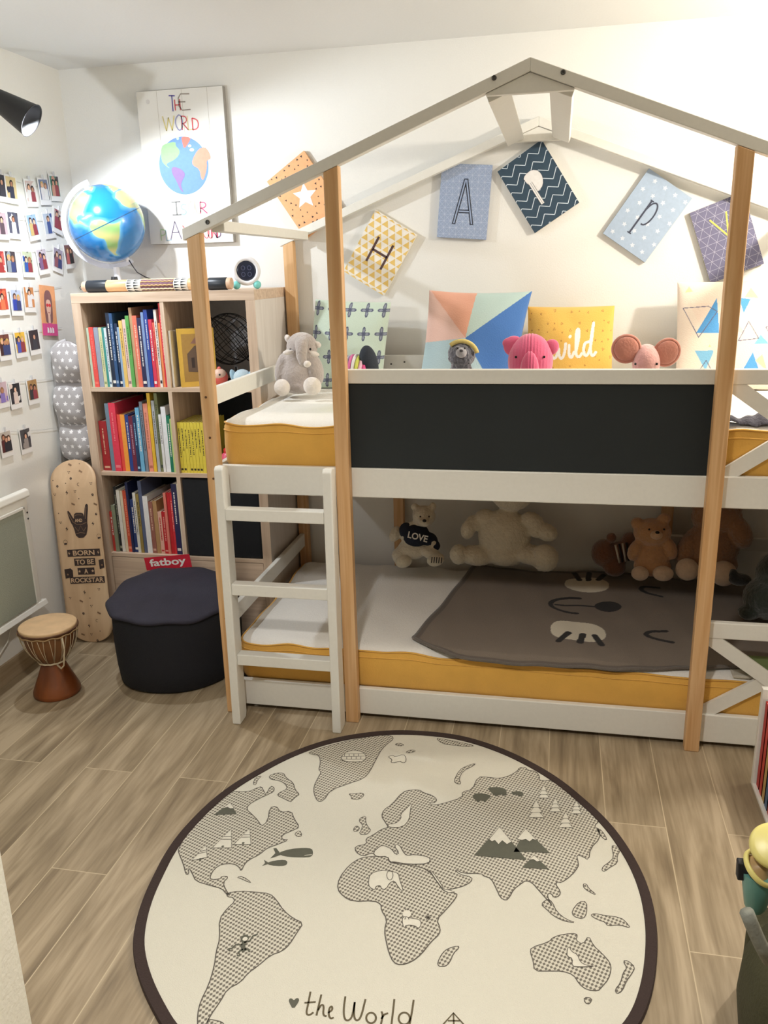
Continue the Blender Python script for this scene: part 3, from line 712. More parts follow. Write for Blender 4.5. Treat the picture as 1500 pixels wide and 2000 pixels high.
def d_Y(mb, fr):
    l = plain((186, 186, 204)); w2, h2 = CW/2-.001, CH/2-.001; s_ = .036
    for i in range(-12, 13):
        clip_line(mb, fr, (-.2, i*s_*.866), (.2, i*s_*.866), .0011, .0008, l, w2, h2)
        for sg in (-1, 1): clip_line(mb, fr, (i*s_-.173*sg/1.5*1.5, -.3), (i*s_+.173*sg, .3), .0011, .0008, l, w2, h2)
    k = plain((222, 216, 96))
    def yl_(x, y): d_ = Vector(on(x, y, 1, .972))-fr.o; return (d_.dot(fr.u), d_.dot(fr.v))
    for p in ((386, 430, 422, 460), (418, 413, 423, 461), (423, 461, 436, 502)): fline(mb, fr, [yl_(1000+p[0], p[1]), yl_(1000+p[2], p[3])], .006, .0012, k)
canvas(1.731, 1.597, 20.5, CW, CH, plain((108, 106, 134)), plain((176, 172, 160)), 'purple-grey canvas with white triangle lines and a yellow letter Y, behind the pine post', d_Y)

# ---------------------------------------------------------------- poster board
pt = thing('plank_poster', 'white plank-look board reading the world is our playground, behind the globe', 'poster', (-.41, YW, 1.64), 'wall prints')
wx0, wx1, wz0, wz1 = -.598, -.222, 1.642, 2.236
pw = mat('poster_white', (234, 232, 226), .7, bump=.05)
MB().box(wx0, wx1, .962, YW-.0005, wz0, wz1, mat('poster_edge', (150, 146, 140), .8)).build('board', pt, bevel=.001)
mb = MB(); fr = Fr((0, .962, 0), (1, 0, 0), (0, 0, 1), (0, -1, 0)); frect(mb, fr, wx0+.001, wx1-.001, wz0+.001, wz1-.001, .0005, pw)
def PP(x, y): q = on(x, y, 1, .962); return (q[0], q[2])
gl = plain((190, 184, 170))
for k in (.24, .53, .82): fline(mb, fr, [(wx0+(wx1-wx0)*k, wz0+.002), (wx0+(wx1-wx0)*k, wz1-.002)], .0013, .0008, gl)
cc, rr_ = PP(358, 324), .113
cc = PP(359, 324)
fell(mb, fr, cc, .109, .111, .0011, plain((104, 146, 206)), 48)
def zpts(l): return [PP(x/3, 100+y/3) for x, y in l]
fpoly(mb, fr, smoothpts(zpts([(945, 560), (975, 540), (1030, 530), (1030, 555), (1055, 580), (1050, 610), (1020, 640), (985, 655), (975, 665), (1000, 690), (970, 672), (945, 640)]), 1), .0016, plain((150, 198, 140)))
fpoly(mb, fr, smoothpts(zpts([(1005, 680), (1040, 680), (1080, 705), (1085, 730), (1068, 760), (1060, 790), (1080, 832), (1055, 810), (1035, 760), (1010, 720)]), 1), .0016, plain((140, 110, 176)))
fpoly(mb, fr, smoothpts(zpts([(1062, 500), (1120, 505), (1105, 540), (1078, 575), (1068, 530)]), 1), .0016, plain((232, 120, 104)))
fpoly(mb, fr, smoothpts(zpts([(1160, 575), (1200, 560), (1225, 590), (1238, 630), (1210, 640), (1215, 680), (1195, 755), (1180, 750), (1170, 690), (1130, 670), (1125, 640)]), 1), .0016, plain((242, 150, 124)))
fpoly(mb, fr, smoothpts(zpts([(1032, 505), (1052, 503), (1048, 520), (1036, 520)]), 1), .0016, plain((190, 220, 190)))
for c_, rx, ry in (((1112, 555), .008, .005), ((1125, 578), .010, .006)): fell(mb, fr, PP(c_[0]/3, 100+c_[1]/3), rx, ry, .0016, plain((220, 232, 240)))
STROKES = {'T': [[(0, 1), (1, .96)], [(.5, 1), (.5, 0)]], 'H': [[(0, 1), (0, 0)], [(1, 1), (1, 0)], [(0, .5), (1, .5)]], 'E': [[(1, .96), (0, 1), (.05, 0), (1, .02)], [(0, .52), (.6, .5)]],
 'W': [[(0, 1), (.25, 0)], [(.25, 0), (.5, .9)], [(.5, .9), (.75, 0)], [(.75, 0), (1, 1)]], 'O': [[(.5, 1), (.1, .8), (0, .4), (.4, 0), (.8, .1), (1, .6), (.8, .95), (.5, 1)]],
 'R': [[(0, 0), (0, 1)], [(0, 1), (.7, .95), (.9, .7), (.6, .5), (0, .45)], [(.2, .45), (1, 0)]], 'L': [[(0, 1), (0, 0)], [(0, 0), (1, .05)]], 'D': [[(0, 0), (0, 1)], [(0, 1), (.8, .85), (1, .5), (.8, .1), (0, 0)]],
 'I': [[(0, 1), (1, 1)], [(.5, 1), (.5, 0)], [(0, 0), (1, 0)]], 'S': [[(1, .9), (.5, 1), (.05, .8), (.2, .55), (.8, .45), (.95, .2), (.5, 0), (0, .12)]], 'U': [[(0, 1), (.05, .3), (.4, 0), (.8, .1), (1, .4), (1, 1)]],
 'P': [[(0, 0), (0, 1)], [(0, 1), (.8, .95), (1, .75), (.7, .5), (0, .45)]], 'A': [[(0, 0), (.5, 1)], [(.5, 1), (1, 0)], [(.2, .4), (.8, .4)]], 'Y': [[(0, 1), (.5, .5)], [(1, 1), (.2, 0)]],
 'G': [[(1, .85), (.5, 1), (.05, .6), (.2, .1), (.7, 0), (1, .4), (.5, .42)]], 'N': [[(0, 0), (0, 1)], [(0, 1), (1, 0)], [(1, 0), (1, 1)]]}
LET = [('T', 337, 186, 218, (90, 80, 160), 9), ('H', 347, 194, 216, (210, 80, 90), 8), ('E', 360, 182, 216, (150, 140, 130), 20), ('W', 330, 226, 256, (220, 204, 130), 20), ('O', 350, 224, 256, (150, 150, 190), 12),
 ('R', 361, 226, 254, (200, 80, 90), 9), ('L', 372, 226, 254, (224, 200, 150), 8), ('D', 382, 230, 254, (224, 80, 90), 10), ('I', 345, 394, 420, (120, 120, 120), 15), ('S', 359, 398, 420, (160, 190, 200), 9),
 ('O', 374, 392, 419, (200, 200, 190), 11), ('U', 387, 392, 418, (200, 190, 180), 10), ('R', 398, 394, 417, (226, 70, 120), 11), ('P', 320, 448, 470, (190, 214, 170), 8), ('L', 330, 448, 470, (170, 190, 200), 8),
 ('A', 343, 432, 468, (120, 110, 130), 18), ('Y', 366, 440, 466, (226, 90, 90), 14), ('G', 380, 442, 466, (150, 160, 200), 10), ('R', 392, 442, 466, (220, 90, 100), 9), ('O', 403, 444, 466, (224, 110, 120), 10),
 ('U', 411, 446, 466, (210, 120, 120), 8), ('N', 419, 446, 465, (216, 60, 100), 10), ('D', 427, 446, 464, (110, 90, 120), 8)]
for ch, x, y0, y1, col, w_ in LET:
    a = PP(x-w_/2, y1); b = PP(x+w_/2, y0)
    for st in STROKES[ch]: fline(mb, fr, smoothpts([(a[0]+(b[0]-a[0])*p_[0], a[1]+(b[1]-a[1])*p_[1]) for p_ in st], 1 if len(st) > 3 else 0, False), .0042, .0018, plain(col))
fell(mb, fr, PP(289, 199), .008, .009, .0014, plain((214, 210, 206)))
mb.build('printed_face', pt)

# ================================================================ black wall lamp, left
lamp = thing('wall_spot_lamp', 'black cone-shaped spot lamp pointing down from the left wall', 'lamp', (XL, .20, 2.10))
Op = Vector(on(62, 236, 0, -.66)); dl = Vector((.80, .12, -.52)).normalized(); Lc = .17
bm_ = mat('lamp_black', (22, 22, 24), .45)
MB().lathe([(.016, -Lc-.012), (.026, -Lc), (.030, -Lc+.01), (.056, -.004), (.058, 0), (.0555, 0), (.053, -.004), (.028, -Lc+.014), (.0, -Lc+.016)], bm_, 40, Op, dl, cap=False).build('lamp_shade', lamp)
j = Op-dl*(Lc+.01)
MB().tube([j, j+Vector((-.03, -.01, .04)), Vector((XL+.03, .20, 2.16)), Vector((XL+.012, .20, 2.16))], .006, bm_, 10).build('arm', lamp)
MB().lathe([(.045, 0), (.045, .012), (.03, .018)], bm_, 32, (XL+.0005, .20, 2.16), (1, 0, 0)).build('wall_plate', lamp)
em = bpy.data.materials.new('lit_bulb'); em.use_nodes = True; em.node_tree.nodes['Principled BSDF'].inputs['Emission Color'].default_value = (.95, .97, 1, 1); em.node_tree.nodes['Principled BSDF'].inputs['Emission Strength'].default_value = 12
bulb = Op-dl*.035
MB().ell(bulb-dl*.02, (.016, .016, .016), em, n=16, k=10).build('bulb', lamp)
light('lamp_light', 'SPOT', Op+dl*.006, 18, (.88, .94, 1), .02, target=Op+Vector((.36, .06, -.93)), spot_size=math.radians(180), spot_blend=.25)

# unseen lamp added to brighten the back left corner
corner_fill = thing('wall_spot_lamp', 'added black cone spot lamp on the left wall, out of view, brightening the corner', 'lamp', (XL, -.80, 1.80))
O2 = Vector((-.80, -.78, 1.74)); d2 = (Vector((-.40, .99, 1.75))-O2).normalized()
MB().lathe([(.016, -Lc-.012), (.026, -Lc), (.030, -Lc+.01), (.056, -.004), (.058, 0), (.0555, 0), (.053, -.004), (.028, -Lc+.014), (.0, -Lc+.016)], bm_, 40, O2, d2, cap=False).build('lamp_shade', corner_fill)
j = O2-d2*(Lc+.01); MB().tube([j, j+Vector((-.03, 0, .04)), Vector((XL+.03, -.90, 1.84)), Vector((XL+.012, -.90, 1.84))], .006, bm_, 10).build('arm', corner_fill)
MB().lathe([(.045, 0), (.045, .012), (.03, .018)], bm_, 32, (XL+.0005, -.90, 1.84), (1, 0, 0)).build('wall_plate', corner_fill)
MB().ell(O2-d2*.055, (.016, .016, .016), em, n=16, k=10).build('bulb', corner_fill)
light('lamp_light', 'SPOT', O2+d2*.006, 13, (.90, .94, 1), .025, target=O2+d2, spot_size=math.radians(105), spot_blend=.8)

# ================================================================ things on top of the bookcase
TZ = BZ
gt = thing('world_globe', 'blue illuminated-style world globe in a clear ring on the bookcase corner', 'globe', (-.69, .79, TZ))
gc = Vector(on(209, 437, 1, .79)); GR = .1505
wv = (Vector(CAM)-gc).normalized(); rv = Vector(R[0]); rv = (rv-wv*rv.dot(wv)).normalized(); uv = wv.cross(rv)
th = math.radians(25); r2 = rv*math.cos(th)+uv*math.sin(th); u2 = -rv*math.sin(th)+uv*math.cos(th); LON0 = math.radians(-53)
nlat, nlon = 260, 520
la = np.linspace(-PI/2, PI/2, nlat)[:, None]*np.ones((1, nlon)); lo = np.linspace(-PI, PI, nlon)[None, :]*np.ones((nlat, 1))
px_, py_, pz_ = np.cos(la)*np.sin(lo-LON0), np.sin(la), np.cos(la)*np.cos(lo-LON0)
Pg = np.array(gc)+GR*(px_[..., None]*np.array(r2)+py_[..., None]*np.array(u2)+pz_[..., None]*np.array(wv))
LO, LA = np.degrees(lo), np.degrees(la)
wob = 1.3*np.sin(LO*.24+LA*.15)+.9*np.sin(LO*.11-LA*.31)
col = np.zeros(Pg.shape); col[:] = A(26, 120, 190)
lands = [[(-80, 0), (-77, 8), (-72, 12), (-60, 9), (-50, 0), (-35, -6), (-39, -15), (-48, -27), (-58, -38), (-66, -45), (-68, -55), (-74, -50), (-73, -37), (-70, -18), (-81, -6)],
 [(-77, 8), (-84, 10), (-95, 16), (-105, 20), (-117, 32), (-124, 40), (-130, 55), (-150, 60), (-165, 62), (-155, 71), (-125, 70), (-95, 68), (-80, 73), (-62, 58), (-56, 52), (-66, 44), (-75, 36), (-81, 30), (-80, 25), (-83, 29), (-90, 30), (-97, 27), (-96, 19), (-90, 21), (-87, 16), (-83, 12)],
 [(-17, 15), (-16, 28), (-6, 35), (10, 37), (32, 31), (43, 12), (51, 11), (40, -10), (35, -25), (20, -35), (12, -15), (9, 3), (-8, 5)],
 [(-9, 37), (-9, 43), (-2, 44), (-5, 48), (5, 52), (8, 60), (30, 70), (60, 68), (60, 45), (25, 36), (15, 40), (0, 38)], [(-45, 60), (-55, 68), (-70, 78), (-30, 82), (-20, 72)], [(-84, 22), (-76, 21), (-70, 19), (-78, 19)]]
dmin = np.full(LO.shape, 1e9)
for pl in lands: dmin = np.minimum(dmin, dline(LO+wob, LA+wob*.5, pl, True))
inside = np.zeros(LO.shape, bool)
for pl in lands: inside |= inpoly(LO+wob, LA+wob*.5, pl)
shelf_ = np.clip(1-dmin/7, 0, 1)[..., None]; col = col*(1-shelf_*.75)+A(120, 190, 222)*shelf_*.75
lc = A(140, 184, 116); l2 = A(196, 196, 130)
mixl = (.5+.5*np.sin(LO*.12+LA*.21))[..., None]
land = lc*(1-mixl)+l2*mixl; af = inside & (LO > -20) & (LA > 10); land[af] = A(222, 204, 140)
sdist = np.clip(.5+np.where(inside, dmin, -dmin)/2.2, 0, 1)[..., None]; col = col*(1-sdist)+land*sdist
gr = (np.abs((LO+180) % 30-0) < .5) | (np.abs((LA+90) % 30) < .5); col[gr & ~inside] *= .93
col[(np.abs(LA) < .55)] = A(30, 80, 120)
gm = mat('globe_gloss', (40, 130, 200), .22, attr=True, coat=.5)
gridmesh('sphere', Pg, col, gm, gt)
ring = mat('clear_ring', (222, 224, 236), .15, alpha=.55)
mer = u2; side = rv*-math.cos(th)-uv*math.sin(th)
pts = [gc+(mer*math.cos(t)+side*math.sin(t))*(GR+.012) for t in [math.radians(-6+k*6) for k in range(33)]]
mb = MB(); wn = wv
def band(mb, pts, c, r0, r1, hw, m):
    vs = []; fs = []
    for p in pts:
        d = (Vector(p)-c).normalized()
        vs += [c+d*r0-wn*hw, c+d*r1-wn*hw, c+d*r1+wn*hw, c+d*r0+wn*hw]
    for i in range(len(pts)-1):
        for k in range(4): l = (k+1) % 4; fs.append((i*4+k, i*4+l, i*4+4+l, i*4+4+k))
    fs += [(3, 2, 1, 0), tuple(len(pts)*4-4+k for k in range(4))]; mb.add(vs, fs, m)
band(mb, pts, gc, GR+.006, GR+.026, .006, ring); mb.build('meridian_ring', gt, bevel=.001)
for s in (1, -1): MB().lathe([(.010, 0), (.010, .012), (.004, .014)], mat('white_plastic', (232, 232, 236), .3), 20, gc+mer*s*(GR-.001), mer*s).build('pivot_cap', gt)
foot = Vector((gc.x+.02, .79, TZ)); dkp = mat('dark_plastic', (40, 42, 46), .4)
MB().lathe([(.075, .0008), (.075, .010), (.02, .02), (.014, .05), (.012, max(.06, gc.z-GR-.02-TZ))], mat('white_plastic', (232, 232, 236), .3), 40, (foot.x, foot.y, TZ)).build('stand', gt)
MB().lathe([(.012, .0), (.015, .014), (.012, .03)], dkp, 24, (foot.x+.005, .755, TZ+.03)).build('switch_knob', gt)
cab = [P(252, 508, .80), P(258, 518, .79), P(268, 532, .79), P(284, 541, .80), P(300, 547, .84), P(302, 551, .9)]
MB().tube(cab, .0022, BLACK, 8).build('cable', gt)

rs = thing('rainstick', 'carved wooden rainstick with black bands and white woven pattern lying on the bookcase', 'instrument', (-.43, .63, TZ))
a0 = P(163, 557, .625); a1 = P(452, 545, .625); a0.z = a1.z = TZ+.0245; D = (a1-a0); Ls = D.length; D.normalize()
def seg(t0, t1, r, m, name, **k): MB().lathe([(r-.001, 0), (r, .002), (r, (t1-t0)*Ls-.002), (r-.001, (t1-t0)*Ls)], m, 32, a0+D*t0*Ls, D).build(name, rs)
nat = wood('stick_wood', (206, 160, 110), (230, 192, 146), (6, 60, 60), 1, .45); blk = mat('stick_black', (36, 42, 50), .4)
def X2t(px): return (px-163)/(452-163)
seg(0, X2t(172), .020, wood('stick_end', (206, 170, 140), (226, 196, 170), (30, 30, 30), 1), 'end_cap')
seg(X2t(172), X2t(212), .0235, blk, 'band', ); seg(X2t(212), X2t(253), .023, nat, 'body')
wb = mat('stick_white', (232, 228, 220), .6)
def triband(t0, t1):
    MB().lathe([(.0225, 0), (.0235, .001), (.0235, (t1-t0)*Ls-.001), (.0225, (t1-t0)*Ls)], wb, 32, a0+D*t0*Ls, D).build('patterned_band', rs)
    mb = MB(); u, v, _ = basis(D)
    for r_ in range(2):
        for i in range(14):
            an = 2*PI*i/14; st = t0*Ls+.004+(t1-t0)*Ls*.46*r_; ln = (t1-t0)*Ls*.4
            def q(da, s): return a0+D*(st+s)+(u*math.cos(an+da)+v*math.sin(an+da))*.0239
            mb.add([q(-.16, 0), q(.16, 0), q(0, ln)], [(0, 1, 2)], INK)
    mb.build('triangle_print', rs)
triband(X2t(253), X2t(281)); triband(X2t(345), X2t(372))
seg(X2t(281), X2t(345), .0225, mat('stick_purple', (120, 84, 96), .7), 'body')
mb = MB(); u, v, _ = basis(D); s0, s1 = X2t(281)*Ls, X2t(345)*Ls; cream = mat('straw', (232, 214, 170), .7, bump=.4, scale=300)
for i in range(10):
    an = 2*PI*i/10
    mb.tube([a0+D*(s0+(s1-s0)*k/30)+(u*math.cos(an+.05*math.sin(k*1.6))+v*math.sin(an+.05*math.sin(k*1.6)))*.0232 for k in range(31)], .0026, cream if i % 3 else mat('straw_gold', (206, 166, 110), .7), 6)
mb.build('straw_braid', rs)
seg(X2t(372), X2t(410), .023, nat, 'body'); seg(X2t(410), X2t(444), .0235, blk, 'band'); seg(X2t(444), 1.0, .022, wood('stick_end', (0, 0, 0), (0, 0, 0), (1, 1, 1)), 'end_cap')
MB().tube([a0+Vector((0, 0, -.004)), a0+Vector((-.008, 0, -.004)), a0+Vector((-.014, 0, .002)), a0+Vector((-.018, 0, -.004)), a0+Vector((-.014, 0, -.011)), a0+Vector((-.009, 0, -.008))], .0014, BLACK, 6).build('hook', rs)

ck = thing('alarm_clock', 'round white alarm clock with a dark face and mint green feet on the bookcase', 'clock', (-.11, .70, TZ))
kc = P(481, 529, .70); kc.z = max(kc.z, TZ+.058); fd = (Vector(CAM)-kc); fd.z *= .6; fd.normalize()
wpl = mat('clock_white', (236, 236, 240), .3)
MB().lathe([(.0, -.03), (.025, -.028), (.045, -.015), (.0555, .002), (.054, .014), (.046, .020), (.040, .0175), (.037, .012)], wpl, 48, kc, fd, cap=False).build('housing', ck)
MB().lathe([(.0385, .008), (.0385, .0130), (.030, .0142), (.0, .0145)], mat('clock_face', (38, 44, 64), .25), 48, kc, fd, cap=False).build('dial', ck)
u, v, _ = basis(fd); up_ = Vector((0, 0, 1)); up_ = (up_-fd*up_.dot(fd)).normalized(); rt = up_.cross(fd)
fr = Fr(kc+fd*.0153, rt, up_, fd); mb = MB(); dg = plain((84, 90, 122))
for cx_, cy_2 in ((-.012, .011), (.012, .011), (-.012, -.013), (.012, -.013)): fline(mb, fr, [(cx_+.007*math.cos(t), cy_2+.008*math.sin(t)) for t in [k*PI/6 for k in range(12)]], .002, 0, dg, True)
mb.build('display_digits', ck)
mint = mat('mint_rubber', (128, 214, 210), .5)
for s in (-1, 1): MB().ell(kc+rt*s*.040+Vector((0, -.004, 0))-Vector((0, 0, kc.z-TZ-.0165)), (.015, .019, .016), mint).build('foot', ck)

# ================================================================ photos on the left wall
skin = [(232, 180, 150), (214, 160, 132), (240, 196, 170), (190, 132, 104)]
hair = [(40, 30, 34), (90, 60, 44), (150, 110, 70), (60, 44, 50), (206, 170, 96)]
def snapshot(px, py, tilt, cols, desc, w_=.073, h_=.104, group='instant photos pinned on the left wall', lift=.0):
    q = on(px, py, 0, XL+.004); a = math.radians(tilt); uu = Vector((0, math.cos(a), math.sin(a))); vv = Vector((0, -math.sin(a), math.cos(a)))
    c = Vector((XL+.005+lift, q[1], q[2])); t = thing('instant_photo', desc, 'photo', (XL, q[1], q[2]-h_/2), group)
    mb = MB(); mb.obox(c, uu*w_/2, vv*h_/2, Vector((.0006, 0, 0)), mat('photo_card', (238, 236, 234), .35))
    fr = Fr(c, uu, vv, (1, 0, 0)); x1 = w_/2-.006; y0 = -h_/2+.020; y1 = h_/2-.007
    bg, tp, k = cols; rr = random.Random(int(px*31+py)); frect(mb, fr, -x1, x1, y0, y1, .0008, plain(bg)); cl = lambda p: (min(max(p[0], -x1), x1), min(max(p[1], y0), y1))
    for i in range(3):
        cx_ = rr.uniform(-x1, x1); cy_2 = rr.uniform(y0, y1); fpoly(mb, fr, [cl((cx_+rr.uniform(.006, .018)*math.cos(t), cy_2+rr.uniform(.006, .018)*math.sin(t))) for t in [q_*PI/4 for q_ in range(8)]], .0010+.0001*i, plain(tp if i % 2 else rr.choice([(230, 226, 222), (70, 66, 76), bg])))
    for i in range(k):
        cx_ = (-.5+(i+.5)/k)*w_*.62; cy_2 = (y0+y1)/2+.012+rr.uniform(-.006, .006)
        fpoly(mb, fr, [cl(p) for p in [(cx_-.014, y0), (cx_-.013, cy_2-.012), (cx_-.006, cy_2-.006), (cx_+.006, cy_2-.006), (cx_+.013, cy_2-.012), (cx_+.014, y0)]], .0016+.0001*i, plain(tp if i == 0 else rr.choice([(236, 234, 230), (60, 70, 120), (150, 60, 70), (44, 44, 52)])))
        fpoly(mb, fr, [cl((cx_+.0105*math.cos(t), cy_2+.002+.0125*math.sin(t))) for t in [q_*PI/6 for q_ in range(12)]], .0019+.0001*i, plain(rr.choice(hair)))
        fpoly(mb, fr, [cl((cx_+.0068*math.cos(t), cy_2-.001+.009*math.sin(t))) for t in [q_*PI/6 for q_ in range(12)]], .0022+.0001*i, plain(rr.choice(skin)))
    mb.build('print', t)
    MB().obox(c+vv*(h_/2+.002)+Vector((.0025, 0, 0)), uu*.0035, vv*.009, Vector((.0022, 0, 0)), mat('clear_clip', (226, 226, 230), .2, alpha=.75)).build('clip', t)
    return t
dkp_, bl_, wm_, gn_, pkp = (52, 50, 62), (90, 130, 190), (206, 150, 110), (120, 140, 120), (226, 180, 180)
SN = [(3, 366, -2, (dkp_, (60, 56, 70), 1), 'dark portrait photo at the frame edge in the top row on the left wall'),
 (21, 370, -2, ((222, 200, 150), (50, 50, 76), 1), 'photo of a dark-haired person in navy before a yellow scene, top row'),
 (60, 377, 3, ((214, 190, 186), (226, 222, 222), 2), 'pinkish photo of two people in white, top row, middle'),
 (85, 374, 4, ((120, 130, 160), (230, 226, 226), 2), 'photo of two people with a blue stripe, top row beside the pinkish one'),
 (107, 367, 2, ((90, 140, 120), (206, 150, 130), 2), 'greenish photo of two people, top row, closest to the room corner'),
 (2, 440, 0, ((200, 170, 180), (90, 70, 80), 1), 'half-cropped lilac photo at the frame edge, second row'),
 (26, 439, -1, ((84, 84, 104), (236, 232, 230), 1), 'slate photo of a person in white, second row under the navy portrait'),
 (63, 443, 8, ((160, 190, 226), (206, 180, 120), 2), 'beach photo with blue sky and sand, second row'),
 (95, 440, 6, ((196, 206, 220), (70, 90, 150), 1), 'photo of one person in blue on pale ground, second row'),
 (112, 432, -14, ((206, 190, 180), (150, 60, 80), 2), 'tilted photo of two people in red, second row near the globe ring'),
 (1, 515, 0, ((206, 90, 80), (160, 50, 50), 1), 'half-cropped red photo at the frame edge, third row'),
 (20, 515, -2, ((70, 60, 66), (140, 150, 160), 2), 'photo of two dark-haired people in grey, third row'),
 (54, 515, -2, ((190, 200, 170), (50, 90, 170), 2), 'photo of two people, one in bright blue, third row'),
 (82, 510, 6, ((206, 196, 206), (130, 100, 140), 2), 'mauve photo, tilted, third row middle'),
 (113, 508, -14, ((170, 160, 180), (150, 90, 100), 2), 'steeply tilted photo overlapped by its neighbour, third row'),
 (133, 500, 4, ((130, 90, 90), (200, 110, 110), 2), 'reddish photo on top of the tilted one, third row beside the globe'),
 (4, 588, 0, ((206, 80, 60), (226, 120, 80), 1), 'orange-red photo at the frame edge, fourth row'),
 (31, 590, -3, ((190, 200, 226), (50, 70, 170), 2), 'photo of two people in vivid blue, fourth row'),
 (57, 584, -3, ((206, 140, 90), (226, 222, 224), 1), 'photo of one red-haired person, fourth row beside the orange drawing'),
 (8, 677, 0, ((120, 70, 60), (70, 40, 40), 3), 'close-up photo of three faces, fifth row'),
 (40, 672, 0, ((236, 190, 70), (80, 90, 180), 2), 'photo with a big yellow flower-like shape, fifth row'),
 (66, 667, 2, ((60, 50, 56), (60, 60, 70), 1), 'narrow photo of one face on black, fifth row'),
 (4, 770, 0, ((206, 180, 190), (140, 120, 190), 1), 'photo of one person in violet at the frame edge, sixth row'),
 (29, 772, 0, ((46, 44, 50), (230, 210, 200), 1), 'photo of one pale face on black, sixth row'),
 (64, 764, 0, ((180, 140, 90), (60, 56, 60), 2), 'brownish photo of two people, sixth row beside the star quilt'),
 (11, 866, 0, ((200, 190, 180), (90, 40, 40), 3), 'group photo of three people, bottom row'),
 (50, 860, 0, ((80, 78, 80), (160, 150, 146), 1), 'black and white photo, last of the bottom row')]
for i, s_ in enumerate(SN): snapshot(s_[0], s_[1], s_[2], s_[3], s_[4], lift=(i % 2)*.0022+(.003 if i == 15 else 0))
# thin strings the photos hang on
for k, (yz) in enumerate(((345, 372), (424, 430), (490, 486), (568, 560), (648, 640), (746, 736), (842, 834))):
    a = Vector(on(0, yz[0], 0, XL+.0045)); b_ = Vector(on(120, yz[1], 0, XL+.0045)); a.x = b_.x = XL+.0035
    rows = ['first', 'second', 'third', 'fourth', 'fifth', 'sixth', 'seventh']
    tag(MB().tube([a+(b_-a)*i/8+Vector((0, 0, -.006*math.sin(PI*i/8))) for i in range(9)], .0007, mat('clear_string', (214, 214, 214), .4), 5).build('photo_string'), 'clear string holding the %s row of photos from the ceiling' % rows[k], 'string', 'strings of the photo wall')
# drawing of a girl on orange
gt2 = thing('art_print', 'orange drawing of a long-haired girl in red glasses and pink top, near the corner', 'print', (XL, .72, 1.25), 'wall prints')
tl, tr, bl = Vector(on(76, 556, 0, XL+.006)), Vector(on(110, 556, 0, XL+.006)), Vector(on(84, 655, 0, XL+.006))
vv = (tl-bl); hh = vv.length; vv.normalize(); uu = vv.cross(Vector((1, 0, 0))).normalized()*1; uu = uu if uu.y > 0 else -uu; ww = .105; c = (tl+bl)/2+uu*ww/2; c.x = XL+.006
mb = MB(); mb.obox(c, uu*ww/2, vv*hh/2, Vector((.0006, 0, 0)), plain((240, 170, 120))); fr = Fr(c, uu, vv, (1, 0, 0)); H2 = hh/2; W2 = ww/2
hr = plain((140, 96, 96)); fpoly(mb, fr, smoothpts([(-.026, -.045), (-.028, .05), (-.018, .078), (0, .084), (.018, .078), (.028, .05), (.026, -.045), (.012, -.05), (-.012, -.05)], 2), .0010, hr)
fpoly(mb, fr, smoothpts([(-.016, .045), (-.017, .01), (-.008, -.022), (.008, -.022), (.017, .01), (.016, .045)], 2), .0014, plain((240, 196, 176)))
frect(mb, fr, -.008, .008, -.06, -.018, .0013, plain((240, 196, 176)))
for s in (-1, 1): fell(mb, fr, (s*.008, .022), .0078, .007, .0018, plain((226, 60, 70)))
fline(mb, fr, [(-.006, -.006), (0, -.009), (.006, -.006)], .002, .0018, plain((170, 50, 60)))
frect(mb, fr, -W2, W2, -H2, -.052, .0016, plain((226, 84, 150))); fpoly(mb, fr, smoothpts([(-W2+.002, -.07), (-.02, -.05), (.02, -.05), (W2-.002, -.07)], 1), .0018, plain((226, 84, 150)))
for a_ in (-.022, -.004, .012): fpoly(mb, fr, [(a_, -H2+.01), (a_+.014, -H2+.012), (a_+.012, -H2+.03), (a_+.002, -H2+.034)], .0022, plain((244, 236, 240)))
mb.build('print', gt2)

# ================================================================ star quilt pad between wall and bookcase
n1, k1 = 260, 110; zt_, zb_ = 1.265, .745; T = np.linspace(0, 1, n1)[:, None]*np.ones((1, k1)); S = np.linspace(-1, 1, k1)[None, :]*np.ones((n1, 1))
segs = 3; ph = T*segs; bul = np.abs(np.sin(PI*ph))**.5
xc = -.872+.0*T; wd = (.074-.010*(1-bul))*np.clip((1-(2*T-1)**18), 0, 1)**.5*np.clip(.55+T*6, 0, 1)*np.clip(.4+(1-T)*8, 0, 1)
fz = .015*np.sin(T*17+S*2)+.01*np.sin(T*31-S*3)
thk = .050*bul*(1-S**4)**.5
X = xc+S*wd+.006*np.sin(T*9); Z = zt_+(zb_-zt_)*T; Yf = .645-thk+fz*.25+(1-T)*.02
front = np.stack([X, Yf, Z], -1)
col = np.zeros(front.shape); col[:] = A(168, 164, 164)
q1, q2 = S*.075, T*.54; st = np.zeros(T.shape, bool)
for j in range(18):
    for i in range(-3, 4):
        c0 = (i*.036+(.018 if j % 2 else 0), j*.031+.015); st |= inpoly(q1, q2, [(a, b) for a, b in star(c0, .0105, .45, a0=-PI/2)])
col[st] = A(240, 238, 238)
qm = mat('quilt_cotton', (170, 170, 170), .95, attr=True, bump=.3, scale=90, sheen=.2)
sp = thing('quilted_pad', 'grey quilted pad with white stars squeezed between the left wall and bookcase', 'cushion', (-.868, .66, .745))
gridmesh('front_cover', front, col, qm, sp)
back = front.copy(); back[..., 1] = .665+.035*bul*(1-S**4)**.5; gridmesh('back_cover', back[::-1], col[::-1]*.0+A(92, 94, 106), qm, sp)
edge = [tuple(front[i, 0]+np.array([-.004, .008, 0])) for i in range(0, n1, 6)]
MB().tube(edge, .009, mat('quilt_piping', (190, 188, 188), .95, bump=.5, scale=80), 8).build('piping', sp)
